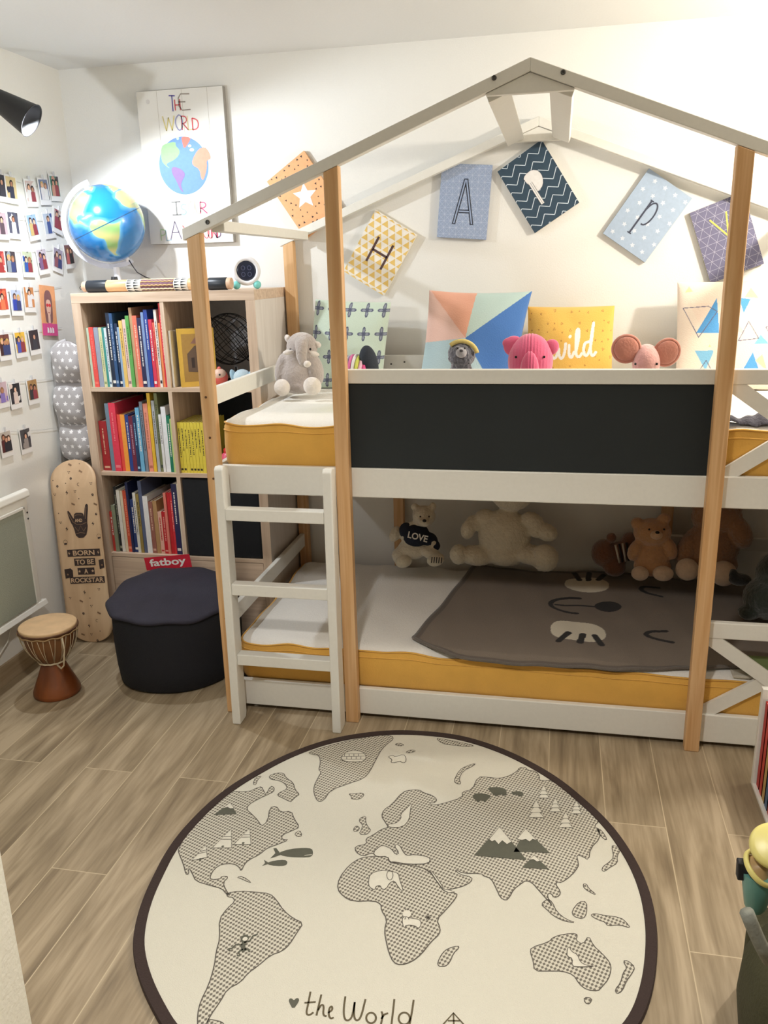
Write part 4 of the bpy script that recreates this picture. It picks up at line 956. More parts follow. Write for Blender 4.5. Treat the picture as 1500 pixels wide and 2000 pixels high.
# small shelf-like support: the pad stands on the skateboard deck behind
# ================================================================ skateboard deck
sk = thing('skateboard_deck', 'natural wood skateboard deck printed with a horns hand, leaning between wall and bookcase', 'skateboard', (-.84, .47, 0))
B0 = Vector(on(180, 1262, 1, .445)); B0.z = 0.004; T0 = Vector(on(137, 899, 1, .54)); Lk = (T0-B0).length; vk = (T0-B0).normalized(); uk = Vector((1, .10, 0)); uk = (uk-vk*uk.dot(vk)).normalized(); nk = uk.cross(vk)
nk = nk if nk.y < 0 else -nk
WK = .198; dk_m = wood('deck_maple', (206, 172, 136), (226, 196, 160), (14, 14, 3), 1, .4)
frk = Fr(B0, uk, vk, nk)
def kick(b):   # nose and tail curve away from the viewer
    e = .13; d = 0
    if b < e: d = -(e-b)**2*1.2
    if b > Lk-e: d = -(b-Lk+e)**2*1.6
    return d
n2, k2 = 48, 14; vs = []; fs = []
for side in (0, 1):
    for i in range(n2+1):
        b = (1-math.cos(PI*i/n2))/2*Lk; r = WK/2
        e = .085
        hw = r if e < b < Lk-e else r*math.sqrt(max(0.0004, 1-((e-b)/e)**2 if b <= e else 1-((b-Lk+e)/e)**2))
        for j in range(k2+1):
            a = -hw+2*hw*j/k2; conc = 0
            vs.append(frk.p(a, b, kick(b)-(.009 if side else 0)))
m_ = (n2+1)*(k2+1)
for side in (0, 1):
    for i in range(n2):
        for j in range(k2):
            a = side*m_+i*(k2+1)+j; f = (a, a+1, a+k2+2, a+k2+1); fs.append(f if not side else f[::-1])
bord = [i*(k2+1) for i in range(n2+1)]+[n2*(k2+1)+j for j in range(1, k2+1)]+[i*(k2+1)+k2 for i in range(n2-1, -1, -1)]+[j for j in range(k2-1, 0, -1)]
for a, b in zip(bord, bord[1:]+bord[:1]): fs.append((a, b, b+m_, a+m_))
mb = MB().add(vs, fs, dk_m, True); mb.build('deck', sk)
inkm = mat('deck_print', (56, 42, 40), .6); woodp = mat('deck_knockout', (206, 174, 140), .5); brn = mat('deck_print_light', (140, 110, 84), .6)
mb = MB()
class FrK(Fr):
    def p(s, a, b, h=0): return s.o+s.u*a+s.v*b+s.n*(h+kick(b)+.0004)
fk = FrK(B0, uk, vk, nk)
def dz(x, y):   # deck coordinates of a photo pixel
    d = np.array(R.T @ np.array([(x-750)/F, (1000-y)/F, 1])); o_ = np.array(B0); nn = np.array(nk); t = ((o_-CAM) @ nn)/(d @ nn); q = CAM+t*d-o_
    return (float(q @ np.array(uk)), float(q @ np.array(vk)))
def dq(x, y): return dz(80+x/3.75, 880+y/3.75)
def box_text(t, x0, y0, x1, y1, x2, y2, m1=inkm, m2=woodp, pad=.12):
    a, b, c = dq(x0, y0), dq(x1, y1), dq(x2, y2)   # lower left, lower right, upper left
    w_, h_ = b[0]-a[0], c[1]-a[1]; yb_ = (a[1]+b[1])/2
    frect(mb, fk, a[0], b[0], yb_, yb_+h_, .0006, m1); ftext(mb, fk, t, a[0]+w_*pad, b[0]-w_*pad, yb_+h_*.14, yb_+h_*.86, .0009, m2, True)
    return a[0], b[0], yb_, yb_+h_
r_ = box_text('BORN', 200, 800, 434, 748, 195, 748, pad=.17)
for x in (r_[0]+.008, r_[1]-.008):
    z = (r_[2]+r_[3])/2; fpoly(mb, fk, [(x+.002, z+.009), (x-.005, z-.001), (x, z-.001), (x-.002, z-.009), (x+.005, z+.001), (x, z+.001)], .0009, woodp)
box_text('TO BE', 250, 858, 400, 825, 246, 805, pad=.07)
r_ = box_text('A', 275, 920, 395, 895, 272, 870, pad=.38)
for x in (r_[0]+.008, r_[1]-.008): fpoly(mb, fk, star((x, (r_[2]+r_[3])/2), .007), .0009, woodp)
box_text('ROCKSTAR', 220, 998, 468, 945, 220, 950, pad=.03)
def zp(l): return [dq(x, y) for x, y in l]
fpoly(mb, fk, smoothpts(zp([(190, 445), (205, 440), (245, 510), (240, 470), (255, 455), (275, 455), (300, 455), (312, 465), (315, 490), (322, 400), (335, 388), (346, 400), (338, 520), (345, 560), (330, 635), (262, 642), (240, 560), (215, 520)]), 1), .0006, inkm)
for l in ([(245, 480), (262, 470), (280, 470), (300, 472)], [(232, 520), (262, 540), (300, 540), (335, 525)], [(250, 560), (275, 590), (290, 550), (315, 590), (330, 560)], [(258, 610), (290, 600), (325, 605)], [(200, 460), (235, 520)], [(330, 410), (325, 500)]):
    fline(mb, fk, zp(l), .0022, .0009, brn)
ftext(mb, fk, 'AND', *[v for v in (dq(250, 520)[0], dq(304, 520)[0], dq(250, 524)[1], dq(250, 500)[1])], .0011, woodp, True)
for (x0, y0) in ((172, 870), (422, 800)):
    fpoly(mb, fk, [(min(max(a, -WK/2+.003), WK/2-.003), b) for a, b in zp([(x0, y0), (x0+45, y0-8), (x0+62, y0+8), (x0+66, y0+55), (x0+10, y0+68)])], .0006, inkm); fell(mb, fk, dq(x0+26, y0+38), .004, .004, .0009, brn)
for x0, y0 in ((180, 670), (425, 625)):
    fline(mb, fk, [(dq(x0, y0)[0]+.009*math.cos(t), dq(x0, y0)[1]+.009*math.sin(t)) for t in [k*PI/5-.6 for k in range(8)]], .001, .0008, inkm); ftext(mb, fk, 'SKULL', dq(x0-22, y0)[0], dq(x0+26, y0)[0], dq(x0, y0+24)[1], dq(x0, y0+6)[1], .0008, inkm) if 0 else fpoly(mb, fk, [(dq(x0, y0)[0]+a, dq(x0, y0)[1]+b) for a, b in ((-.006, -.012), (.007, -.010), (.006, -.004), (-.006, -.005))], .0008, inkm)
rr = random.Random(11)
for (x, y, k) in ((195, 105, 0), (265, 100, 1), (280, 152, 0), (196, 160, 2), (215, 205, 3), (85, 220, 1), (120, 262, 3), (180, 240, 1), (275, 248, 4), (365, 240, 2), (190, 308, 5), (250, 298, 2), (378, 322, 3), (102, 322, 2), (278, 352, 1), (235, 390, 0), (398, 390, 0), (130, 460, 1), (405, 465, 3), (145, 526, 2), (190, 574, 5), (382, 535, 5), (455, 680, 1), (452, 748, 2), (490, 910, 3), (484, 990, 3), (425, 1015, 2), (320, 1037, 5), (215, 1078, 2), (360, 1080, 1), (295, 1100, 0), (370, 1137, 2), (312, 1192, 3), (425, 1187, 0), (412, 1245, 4), (352, 1285, 5), (428, 1325, 1), (362, 1350, 2), (300, 1350, 0), (402, 1400, 3), (484, 1372, 1)):
    a, b = dq(x, y)
    if abs(a) > WK/2-.006: continue
    if k == 0: fpoly(mb, fk, [(a-.008, b-.001), (a+.006, b-.008), (a+.009, b-.002), (a-.005, b+.006)], .0006, brn)
    elif k == 1: fell(mb, fk, (a, b), .0022, .0022, .0006, inkm, 8)
    elif k == 2:
        for q_ in range(3): fell(mb, fk, (a+.004*math.cos(q_*2.09+.5), b+.004*math.sin(q_*2.09+.5)), .0020, .0020, .0006, inkm, 8)
    elif k == 3: fell(mb, fk, (a, b), .0048, .0052, .0006, inkm, 12); fell(mb, fk, (a+.001, b+.001), .0016, .0016, .0009, woodp, 8)
    elif k == 4: fline(mb, fk, [(a+.006*math.cos(t), b+.006*math.sin(t)) for t in [1+i*.5 for i in range(9)]], .0013, .0006, inkm)
    else: fpoly(mb, fk, [(a+.002, b+.010), (a-.006, b), (a, b-.001), (a-.003, b-.010), (a+.006, b+.001), (a, b+.001)], .0006, inkm)
mb.build('deck_print', sk)

# ================================================================ radiator, drum, pouf
rad = thing('panel_radiator', 'white electric panel radiator with a grey-green front on the left wall', 'radiator', (XL+.03, -.2, .22))
def rl(x0, x1, z0, z1, m, name, y0=-1.0, y1=.282, bev=.006): MB().box(x0, x1, y0, y1, z0, z1, m).build(name, rad, bevel=bev, seg=3)
XR_ = -.885; rw = mat('radiator_white', (232, 230, 222), .35)
rl(XL+.03, XR_, .262, .715, rw, 'housing', bev=.010)
mb = MB(); pts = [(XL+.022, .700), (XL+.030, .722), (XR_-.006, .735), (XR_+.008, .728), (XR_+.012, .705), (XR_+.006, .700)]
vs = [(x, -1.0, z) for x, z in pts]+[(x, .288, z) for x, z in pts]; k = len(pts)
mb.add(vs, [tuple(range(k)), tuple(range(2*k-1, k-1, -1))]+[(i, k+i, k+(i+1) % k, (i+1) % k) for i in range(k)], rw); mb.build('top_cap', rad, bevel=.004)
rl(XR_+.0005, XR_+.006, .275, .660, mat('radiator_screen', (164, 170, 156), .55, bump=.3, scale=220, var=.03), 'front_screen', y1=.235, bev=.002)
rl(XR_+.0005, XR_+.010, .660, .672, rw, 'screen_frame', y1=.243, bev=.002); rl(XR_+.0005, XR_+.010, .275, .672, rw, 'screen_frame', y0=.235, y1=.243, bev=.002)
mb = MB(); mb.add([(XL+.03, -1.0, .262), (XR_+.006, -1.0, .268), (XR_+.014, -1.0, .246), (XL+.03, -1.0, .236), (XL+.03, .30, .262), (XR_+.006, .30, .268), (XR_+.014, .30, .246), (XL+.03, .30, .236)], [(0, 1, 2, 3), (7, 6, 5, 4), (0, 4, 5, 1), (1, 5, 6, 2), (2, 6, 7, 3), (3, 7, 4, 0)], rw); mb.build('bottom_cap', rad, bevel=.003)
for z in (.640, .615): MB().lathe([(.004, 0), (.004, .001)], INK, 12, (XR_, .268, z), (1, 0, 0)).build('indicator', rad)
for y in (-.7, .1): MB().box(XL+.0004, XL+.032, y-.02, y+.02, .4, .6, STEEL).build('bracket', rad)
MB().tube([(XL+.012, .12, .30), (XL+.02, .14, .22), (XL+.014, .10, .16), (XL+.015, .02, .12), (XL+.012, -.08, .16)], .003, rw, 8).build('power_cord', rad)

dr = thing('djembe_drum', 'small wooden djembe drum with a goatskin head and cream ropes on the floor', 'drum', (-.665, .075, 0))
DX, DY = -.665, .075; dw = wood('drum_wood', (96, 48, 20), (136, 74, 34), (8, 8, 3), 1, .35); dw2 = wood('drum_bowl', (104, 66, 36), (136, 92, 54), (8, 8, 3), 1, .45)
MB().lathe([(.098, .0005), (.104, .006), (.103, .02), (.088, .055), (.070, .095), (.056, .130), (.050, .150)], dw, 48, (DX, DY, 0)).build('foot', dr)
MB().lathe([(.050, .150), (.064, .165), (.090, .200), (.108, .240), (.118, .290), (.120, .312)], dw2, 48, (DX, DY, 0), cap=False).build('bowl', dr)
MB().lathe([(.1235, .306), (.1245, .312), (.1240, .317), (.120, .3195), (.10, .3205), (0, .321)], mat('goatskin', (214, 180, 138), .6, bump=.15, scale=30, var=.1, vscale=18), 48, (DX, DY, 0), cap=False).build('drum_head', dr)
rope = mat('cream_rope', (206, 190, 160), .85, bump=.6, scale=300); rope2 = mat('tan_rope', (170, 140, 100), .85, bump=.6, scale=300)
def ringp(r, z, n_=64, wob=0): return [(DX+(r+wob*math.sin(9*2*PI*k/n_))*math.cos(2*PI*k/n_), DY+(r+wob*math.sin(9*2*PI*k/n_))*math.sin(2*PI*k/n_), z+wob*math.cos(14*2*PI*k/n_)) for k in range(n_)]
MB().tube(ringp(.1270, .305), .0032, mat('dark_rope', (92, 60, 40), .8), 8, True).build('rim_hoop', dr)
MB().tube(ringp(.1275, .294, 90, .0025), .0030, rope2, 8, True).build('rim_rope', dr)
MB().tube(ringp(.062, .156, 48, .001), .0040, rope, 8, True).build('waist_rope', dr)
mb = MB(); N_ = 32
for i in range(N_):
    a = 2*PI*i/N_; b_ = a+(PI/N_ if i % 2 else -PI/N_)*.9; pr = [(.127, .290), (.1215, .262), (.1115, .232), (.095, .200), (.068, .164)]
    mb.tube([(DX+r*math.cos(a+(b_-a)*t/4), DY+r*math.sin(a+(b_-a)*t/4), z) for t, (r, z) in enumerate(pr)], .0013, rope, 6)
mb.build('rope_lacing', dr)
a = -.55; hx, hy = DX+.128*math.cos(a), DY+.128*math.sin(a)
MB().tube([(hx, hy, .292), (hx+.006, hy-.004, .24), (hx-.002, hy-.006, .19), (hx-.008, hy-.004, .165), (hx-.024, hy-.002, .150), (hx-.05, hy+.01, .158)], [.004, .0035, .0038, .0035, .004, .004], rope, 8).build('rope_tail', dr)

dr.location = (-.703, .038, 0); dr.scale = (.83, .83, .885)
pf = thing('pouf', 'black round fabric pouf with a slack lid in front of the bookcase', 'pouf', (-.315, .310, 0))
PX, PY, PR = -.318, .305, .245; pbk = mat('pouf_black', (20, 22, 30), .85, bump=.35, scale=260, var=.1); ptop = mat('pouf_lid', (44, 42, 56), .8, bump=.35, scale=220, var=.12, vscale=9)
def pr_(a): return 1+.02*math.sin(a*3+1)+.012*math.sin(5*a)
def lr_(r, z, f): return [(x+(x-PX)*.06*math.exp(-((math.atan2(y-PY, x-PX)+2.75)/.22)**2), y+(y-PY)*.06*math.exp(-((math.atan2(y-PY, x-PX)+2.75)/.22)**2), z_+.004*math.sin(9*math.atan2(y-PY, x-PX))) for x, y, z_ in ring_(r, z, f)]
def ring_(r, z, f=0): return [(PX+r*pr_(t)*math.cos(t), PY+r*pr_(t)*math.sin(t), z+f*(.018*math.sin(t-.2)+.006*math.sin(3*t))) for t in [2*PI*k/96 for k in range(96)]]
def skin_(rings, m, name, par, cap0=False, cap1=False):
    N = len(rings[0]); vs = [p for r in rings for p in r]; fs = [(j*N+i, j*N+(i+1) % N, (j+1)*N+(i+1) % N, (j+1)*N+i) for j in range(len(rings)-1) for i in range(N)]
    if cap0: fs.append(tuple(range(N))[::-1])
    if cap1: fs.append(tuple(range((len(rings)-1)*N, len(rings)*N)))
    return MB().add(vs, fs, m, True).build(name, par)
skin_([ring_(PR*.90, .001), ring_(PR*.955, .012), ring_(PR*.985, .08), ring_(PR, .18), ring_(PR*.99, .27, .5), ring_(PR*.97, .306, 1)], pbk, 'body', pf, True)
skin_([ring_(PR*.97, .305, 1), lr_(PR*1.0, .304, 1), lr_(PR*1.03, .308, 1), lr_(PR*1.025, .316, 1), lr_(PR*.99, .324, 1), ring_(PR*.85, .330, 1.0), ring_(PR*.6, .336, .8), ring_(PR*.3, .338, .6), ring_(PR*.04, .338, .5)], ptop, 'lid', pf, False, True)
# red tag with the white word
A0, A1 = Vector(on(287, 1114, 1, .535)), Vector(on(375, 1107, 1, .535))
uu = (A1-A0); wt = uu.length; uu.normalize(); vv = Vector((-uu.z, 0, uu.x)); ht = .056
mb = MB(); cT = A0+uu*wt/2+vv*ht/2; mb.obox(cT, uu*wt/2, vv*ht/2, Vector((0, .0012, 0)), mat('tag_red', (206, 30, 56), .6, bump=.3, scale=300))
fr = Fr(A0+Vector((0, -.0012, 0)), uu, vv, (0, -1, 0)); ftext(mb, fr, 'fatboy', wt*.10, wt*.90, ht*.10, ht*.86, .0006, plain((240, 238, 236)), True); tg = mb.build('label_tag', pf); tag(tg, 'red tag reading fatboy')

# ================================================================ world map rug
rug = thing('world_map_rug', 'large round cream rug printed with a world map and a dark brown border', 'rug', (.753, -.715, 0))
RC = (.7534, -.7146); RZ = .009
angs = []; 
for x, y in [(760, 1427), (640, 1445), (500, 1505), (380, 1595), (300, 1710), (258, 1850), (310, 2000), (900, 1437), (1040, 1490), (1140, 1560), (1230, 1660), (1280, 1790), (1283, 1870), (1252, 2000)]:
    q = on(x, y, 2, RZ); angs.append((math.atan2(q[1]-RC[1], q[0]-RC[0]) % (2*PI), math.hypot(q[0]-RC[0], q[1]-RC[1])))
angs += [(math.radians(d), .668) for d in (232, 250, 270, 290)]; angs.sort()
aa = np.array([a for a, _ in angs]); rr_a = np.array([r for _, r in angs])
def rug_r(t): return float(np.interp(t % (2*PI), aa, rr_a, period=2*PI))
NR = 240; tt = [2*PI*i/NR for i in range(NR)]; rad0 = [rug_r(t) for t in tt]
for _ in range(6): rad0 = [(rad0[i-1]+2*rad0[i]+rad0[(i+1) % NR])/4 for i in range(NR)]
def rug_ring(k, z, ins=0): return [(RC[0]+(r*k-ins)*math.cos(t), RC[1]+(r*k-ins)*math.sin(t), z) for t, r in zip(tt, rad0)]
cream = mat('rug_cream', (216, 212, 197), .95, bump=.5, scale=420, var=.02)
brd = mat('rug_border', (56, 42, 38), .9, bump=.4, scale=300, var=.08)
land = bpy.data.materials.new('rug_land_weave'); land.use_nodes = True; nt = land.node_tree; n = nt.nodes; b = n['Principled BSDF']; b.inputs['Roughness'].default_value = .95
tc = n.new('ShaderNodeTexCoord'); mp = n.new('ShaderNodeMapping'); mp.inputs['Rotation'].default_value = (0, 0, .35); mp.inputs['Scale'].default_value = (1, 1, 1)
nt.links.new(tc.outputs['Object'], mp.inputs[0]); sx = n.new('ShaderNodeSeparateXYZ'); nt.links.new(mp.outputs[0], sx.inputs[0])
def mt(op, a, v=None, b2=None):
    q = n.new('ShaderNodeMath'); q.operation = op; nt.links.new(a, q.inputs[0])
    if v is not None: q.inputs[1].default_value = v
    if b2 is not None: nt.links.new(b2, q.inputs[1])
    return q.outputs[0]
s1 = mt('SINE', mt('MULTIPLY', sx.outputs[0], 2*PI/.0085)); s2 = mt('SINE', mt('MULTIPLY', sx.outputs[1], 2*PI/.0105)); sp_ = mt('ADD', s1, b2=s2)
mr = n.new('ShaderNodeMapRange'); mr.inputs[1].default_value = -.25; mr.inputs[2].default_value = .75; nt.links.new(sp_, mr.inputs[0])
mx = n.new('ShaderNodeMix'); mx.data_type = 'RGBA'; mx.inputs[6].default_value = rgb(206, 201, 185)+(1,); mx.inputs[7].default_value = rgb(112, 106, 96)+(1,)
nt.links.new(mr.outputs[0], mx.inputs[0]); nt.links.new(mx.outputs[2], b.inputs['Base Color'])
mb = MB(); rings = [rug_ring(1, .0005), rug_ring(1, RZ-.002), rug_ring(1, RZ, .003)]; N = NR
vs = [p for r in rings for p in r]; mb.add(vs, [(j*N+i, j*N+(i+1) % N, (j+1)*N+(i+1) % N, (j+1)*N+i) for j in range(2) for i in range(N)], brd, True); mb.add(vs, [tuple(range(N))[::-1]], brd); mb.add(rug_ring(1, RZ, .003), [tuple(range(N))], cream)
mb.build('rug_body', rug)
mb = MB(); i0, i1 = rug_ring(1, RZ+.0026, .002), rug_ring(1, RZ+.0026, .026); i2 = rug_ring(1, RZ+.0002, .027); i3 = rug_ring(1, RZ-.002, .0)
vs = i3+i0+i1+i2; mb.add(vs, [(j*N+i, j*N+(i+1) % N, (j+1)*N+(i+1) % N, (j+1)*N+i) for j in range(3) for i in range(N)], brd); mb.build('border_band', rug)
fr = Fr((0, 0, RZ), (1, 0, 0), (0, 1, 0)); mb = MB(); ln_ = plain((92, 86, 78), .9); dkm = plain((92, 92, 80), .9); crm = plain((217, 213, 198), .9)
def c1(l): return [tuple(on(250+x/2.7273, 1400+y/2.7273, 2, RZ)[:2]) for x, y in l]
def c2(l): return [tuple(on(750+x/2.7273, 1400+y/2.7273, 2, RZ)[:2]) for x, y in l]
def shape(pts, m=land, h=.0004, line=True, sm=1, wd=.0026):
    pts = smoothpts(pts, sm); fpoly(mb, fr, pts, h, m)
    if line: fline(mb, fr, pts, wd, h+.0003, ln_, True)
shape(c1([(520, 395), (640, 402), (690, 378), (712, 372), (722, 395), (735, 415), (760, 368), (780, 378), (775, 400), (745, 415), (690, 440), (640, 470), (632, 495), (660, 520), (690, 550), (712, 585), (745, 555), (755, 485), (790, 475), (812, 510), (870, 502), (885, 545), (915, 588), (880, 605), (820, 630), (820, 655), (858, 655), (800, 680), (740, 700), (700, 735), (640, 765), (618, 790), (603, 825), (592, 800), (560, 782), (500, 785), (460, 810), (437, 850), (440, 868), (490, 865), (500, 850), (538, 852), (505, 885), (525, 930), (545, 955), (525, 945), (500, 915), (440, 900), (360, 875), (345, 840), (322, 800), (324, 840), (308, 840), (297, 790), (270, 725), (268, 705), (330, 590), (430, 485)]))
shape(c1([(525, 940), (600, 928), (680, 935), (755, 942), (790, 975), (830, 1035), (880, 1075), (935, 1100), (900, 1150), (860, 1215), (820, 1250), (760, 1270), (690, 1330), (640, 1365), (600, 1415), (530, 1450), (490, 1520), (440, 1590), (405, 1660), (372, 1660), (370, 1590), (385, 1520), (430, 1430), (460, 1330), (470, 1250), (490, 1180), (485, 1080), (530, 1020), (570, 985), (560, 962), (530, 960)]))
shape(c1([(960, 190), (1050, 160), (1200, 122), (1330, 100), (1405, 100), (1415, 120), (1380, 145), (1350, 175), (1320, 230), (1290, 290), (1255, 330), (1180, 355), (1080, 390), (1040, 450), (1010, 452), (990, 410), (990, 370), (1015, 320), (1030, 295), (1015, 285), (1025, 250), (1020, 205), (975, 200)]))
shape(c1([(750, 315), (790, 300), (830, 300), (840, 325), (880, 350), (890, 390), (915, 415), (895, 425), (880, 440), (865, 455), (830, 435), (795, 420), (805, 405), (850, 385), (840, 360), (810, 340), (760, 335)]))
for l in ([(1175, 410), (1200, 412), (1250, 405), (1258, 420), (1235, 440), (1190, 440), (1190, 425)], [(665, 360), (680, 320), (715, 315), (690, 335), (680, 365)], [(1235, 540), (1268, 528), (1265, 560), (1280, 590), (1295, 605), (1270, 630), (1230, 625), (1245, 600), (1250, 575), (1232, 560)],
    [(1200, 600), (1215, 580), (1235, 590), (1225, 610), (1205, 613)], [(885, 625), (915, 603), (928, 635), (905, 640)], [(580, 855), (610, 850), (660, 885), (640, 880), (600, 862)], [(422, 1610), (450, 1615), (500, 1625), (520, 1650), (430, 1660)]): shape(c1(l), wd=.002)
shape(c2([(-155, 690), (-90, 680), (-98, 650), (-60, 632), (-10, 598), (25, 590), (5, 560), (-14, 530), (0, 495), (40, 470), (100, 400), (145, 390), (190, 390), (210, 405), (260, 420), (285, 445), (262, 462), (240, 455), (250, 470), (300, 468), (420, 430), (415, 400), (470, 390), (500, 320), (550, 322), (620, 330), (680, 310), (715, 285), (720, 272), (755, 270), (765, 285), (810, 290), (830, 320), (825, 340), (900, 338), (960, 385), (1060, 450), (1120, 500), (1160, 545), (1115, 585), (1150, 600), (1150, 650), (1100, 700), (1090, 765), (1060, 745), (1025, 735), (1035, 780), (1035, 800), (1000, 845), (945, 885), (920, 880), (915, 895), (940, 930), (935, 955), (905, 965), (890, 940), (870, 945), (875, 970), (900, 1010), (860, 965), (820, 920), (790, 885), (755, 872), (730, 890), (690, 920), (670, 960), (650, 980), (620, 965), (600, 920), (570, 860), (530, 850), (520, 835), (420, 835), (375, 810), (400, 840), (470, 855), (465, 880), (420, 905), (345, 922), (318, 922), (290, 880), (240, 815), (150, 800), (60, 780), (0, 760), (-40, 735), (-70, 725), (-110, 745), (-150, 722)]))
shape(c2([(-124, 752), (-64, 745), (21, 745), (26, 778), (70, 785), (135, 790), (235, 815), (290, 890), (320, 935), (390, 940), (385, 965), (330, 1030), (280, 1080), (300, 1130), (295, 1160), (250, 1200), (200, 1265), (150, 1305), (90, 1325), (50, 1310), (27, 1260), (12, 1200), (2, 1140), (17, 1080), (-15, 1030), (-14, 1000), (-54, 980), (-164, 985), (-214, 960), (-249, 920), (-239, 860), (-184, 790)]), h=.0008)
shape(c2([(-60, 725), (-20, 690), (0, 688), (40, 705), (62, 738), (82, 728), (52, 688), (80, 680), (110, 735), (130, 742), (160, 735), (248, 750), (240, 785), (130, 788), (60, 775), (30, 775), (20, 745), (-40, 748)]), crm, .0012)
shape(c2([(148, 462), (140, 500), (135, 550), (100, 590), (30, 592), (18, 575), (60, 572), (92, 545), (88, 520), (120, 490)]), crm, .0012, wd=.002)
for l in ([(285, 1310), (310, 1260), (340, 1235), (395, 1220), (400, 1232), (370, 1260), (350, 1310), (325, 1332), (290, 1330)], [(835, 1000), (870, 970), (895, 985), (920, 1040), (970, 1080), (1025, 1098), (960, 1090), (900, 1060), (865, 1025)],
    [(1000, 1035), (1040, 985), (1080, 985), (1080, 1050), (1060, 1078), (1010, 1065)], [(1100, 1058), (1120, 1048), (1170, 1058), (1260, 1070), (1290, 1095), (1315, 1128), (1255, 1108), (1190, 1115), (1180, 1095), (1130, 1078)],
    [(1060, 890), (1080, 892), (1090, 915), (1128, 945), (1120, 948), (1065, 915)], [(1160, 820), (1165, 800), (1200, 775), (1225, 750), (1212, 690), (1225, 685), (1262, 705), (1240, 745), (1245, 780), (1200, 805), (1175, 825)],
    [(1130, 595), (1160, 605), (1190, 655), (1175, 655), (1150, 630)], [(370, 345), (400, 285), (440, 262), (488, 248), (480, 260), (420, 290), (400, 330), (410, 358), (395, 360)],
    [(783, 1230), (880, 1200), (900, 1175), (960, 1158), (1025, 1155), (1030, 1170), (1020, 1190), (1060, 1215), (1090, 1165), (1115, 1220), (1160, 1260), (1205, 1310), (1210, 1350), (1195, 1400), (1160, 1440), (1140, 1462), (1080, 1455), (1040, 1425), (1010, 1375), (950, 1355), (880, 1355), (800, 1355), (795, 1300), (780, 1260)],
    [(1065, 1495), (1110, 1500), (1095, 1532), (1070, 1525)], [(1272, 1300), (1300, 1300), (1338, 1335), (1320, 1370), (1290, 1410), (1270, 1460), (1240, 1478), (1230, 1455), (1260, 1420), (1275, 1360), (1295, 1340)],
    [(275, 112), (320, 120), (400, 135), (490, 155), (440, 160), (370, 152), (310, 145)], [(55, 148), (80, 140), (110, 150), (85, 158)], [(112, 190), (145, 175), (172, 182), (140, 195)]): shape(c2(l), wd=.0022)
# small drawings on the map
shape(c2([(238, 812), (262, 832), (300, 886), (318, 922), (345, 924), (385, 938), (328, 938), (290, 890)]), crm, .0012, wd=.002)
shape(c1([(1280, 880), (1290, 840), (1340, 820), (1400, 825), (1440, 835), (1447, 870), (1470, 940), (1440, 910), (1420, 875), (1395, 885), (1375, 920), (1350, 920), (1345, 900), (1320, 905), (1315, 925), (1285, 910)]), crm, .0014, wd=.002)
fline(mb, fr, [c1([(1395+17*math.cos(t), 847+25*math.sin(t))])[0] for t in [k*PI/6 for k in range(12)]], .0018, .002, ln_, True)
shape(c2([(95, 1080), (110, 1065), (140, 1075), (190, 1082), (200, 1105), (185, 1132), (165, 1115), (120, 1110), (105, 1130)]), crm, .0014, wd=.0018)
fell(mb, fr, c2([(122, 1052)])[0], .011, .012, .0016, crm)
for k in range(10):
    a = k*PI/5; fline(mb, fr, c2([(122+22*math.cos(a), 1052+20*math.sin(a)), (122+36*math.cos(a), 1052+32*math.sin(a))]), .002, .0018, ln_)
for k in range(4):
    a = k*PI/4; fline(mb, fr, c2([(235-16*math.cos(a), 1072-16*math.sin(a)), (235+16*math.cos(a), 1072+16*math.sin(a))]), .002, .0018, ln_)
shape(c2([(975, 1245), (985, 1225), (1000, 1255), (1030, 1268), (1045, 1310), (1080, 1328), (1130, 1332), (1040, 1335), (1000, 1330), (1005, 1290), (975, 1278)]), crm, .0014, wd=.0018)
shape(c2([(20, 215), (45, 205), (60, 215), (105, 200), (118, 220), (115, 245), (95, 245), (85, 235), (60, 245), (35, 245), (45, 228)]), crm, .0006, wd=.0022)
shape(c1([(1130, 232), (1150, 195), (1200, 180), (1250, 188), (1272, 215), (1255, 240), (1190, 243)]), crm, .0014, wd=.002)
for l in ([(1140, 215), (1265, 212)], [(1150, 200), (1260, 198)], [(1135, 228), (1262, 228)]): fline(mb, fr, c1(l), .0018, .0019, ln_)
for x in (1165, 1190, 1215, 1240): fline(mb, fr, c1([(x, 215), (x, 228)]), .0018, .0019, ln_); fline(mb, fr, c1([(x-12, 200), (x-12, 213)]), .0018, .0019, ln_)
for l in ([(470, 425), (490, 408), (540, 412), (575, 422), (550, 445), (540, 458), (520, 442), (505, 458), (480, 440)], [(548, 385), (575, 375), (640, 380), (655, 400), (650, 425), (620, 412), (600, 428), (575, 410), (565, 395)], [(675, 405), (700, 398), (735, 400), (745, 415), (730, 428), (705, 415), (690, 418)]): shape(c2(l), dkm, .0014, False)
def mount(pts, cap, f):
    shape(f(pts), dkm, .0014, False, 0); shape(f(cap), crm, .0018, True, 0, .0018)
mount([(478, 740), (615, 590), (760, 765), (560, 748)], [(615, 590), (560, 655), (575, 668), (590, 660), (610, 682), (630, 662), (655, 682), (680, 668)], c2)
mount([(690, 722), (755, 600), (885, 728), (780, 722)], [(755, 600), (708, 655), (735, 660), (755, 655), (775, 668), (792, 655), (812, 660)], c2)
mount([(735, 805), (800, 740), (880, 815)], [(800, 740), (775, 765), (795, 762), (815, 775), (832, 770)], c2)
mount([(455, 525), (545, 460), (580, 520)], [(545, 460), (505, 490), (530, 484), (545, 492), (565, 490)], c1)
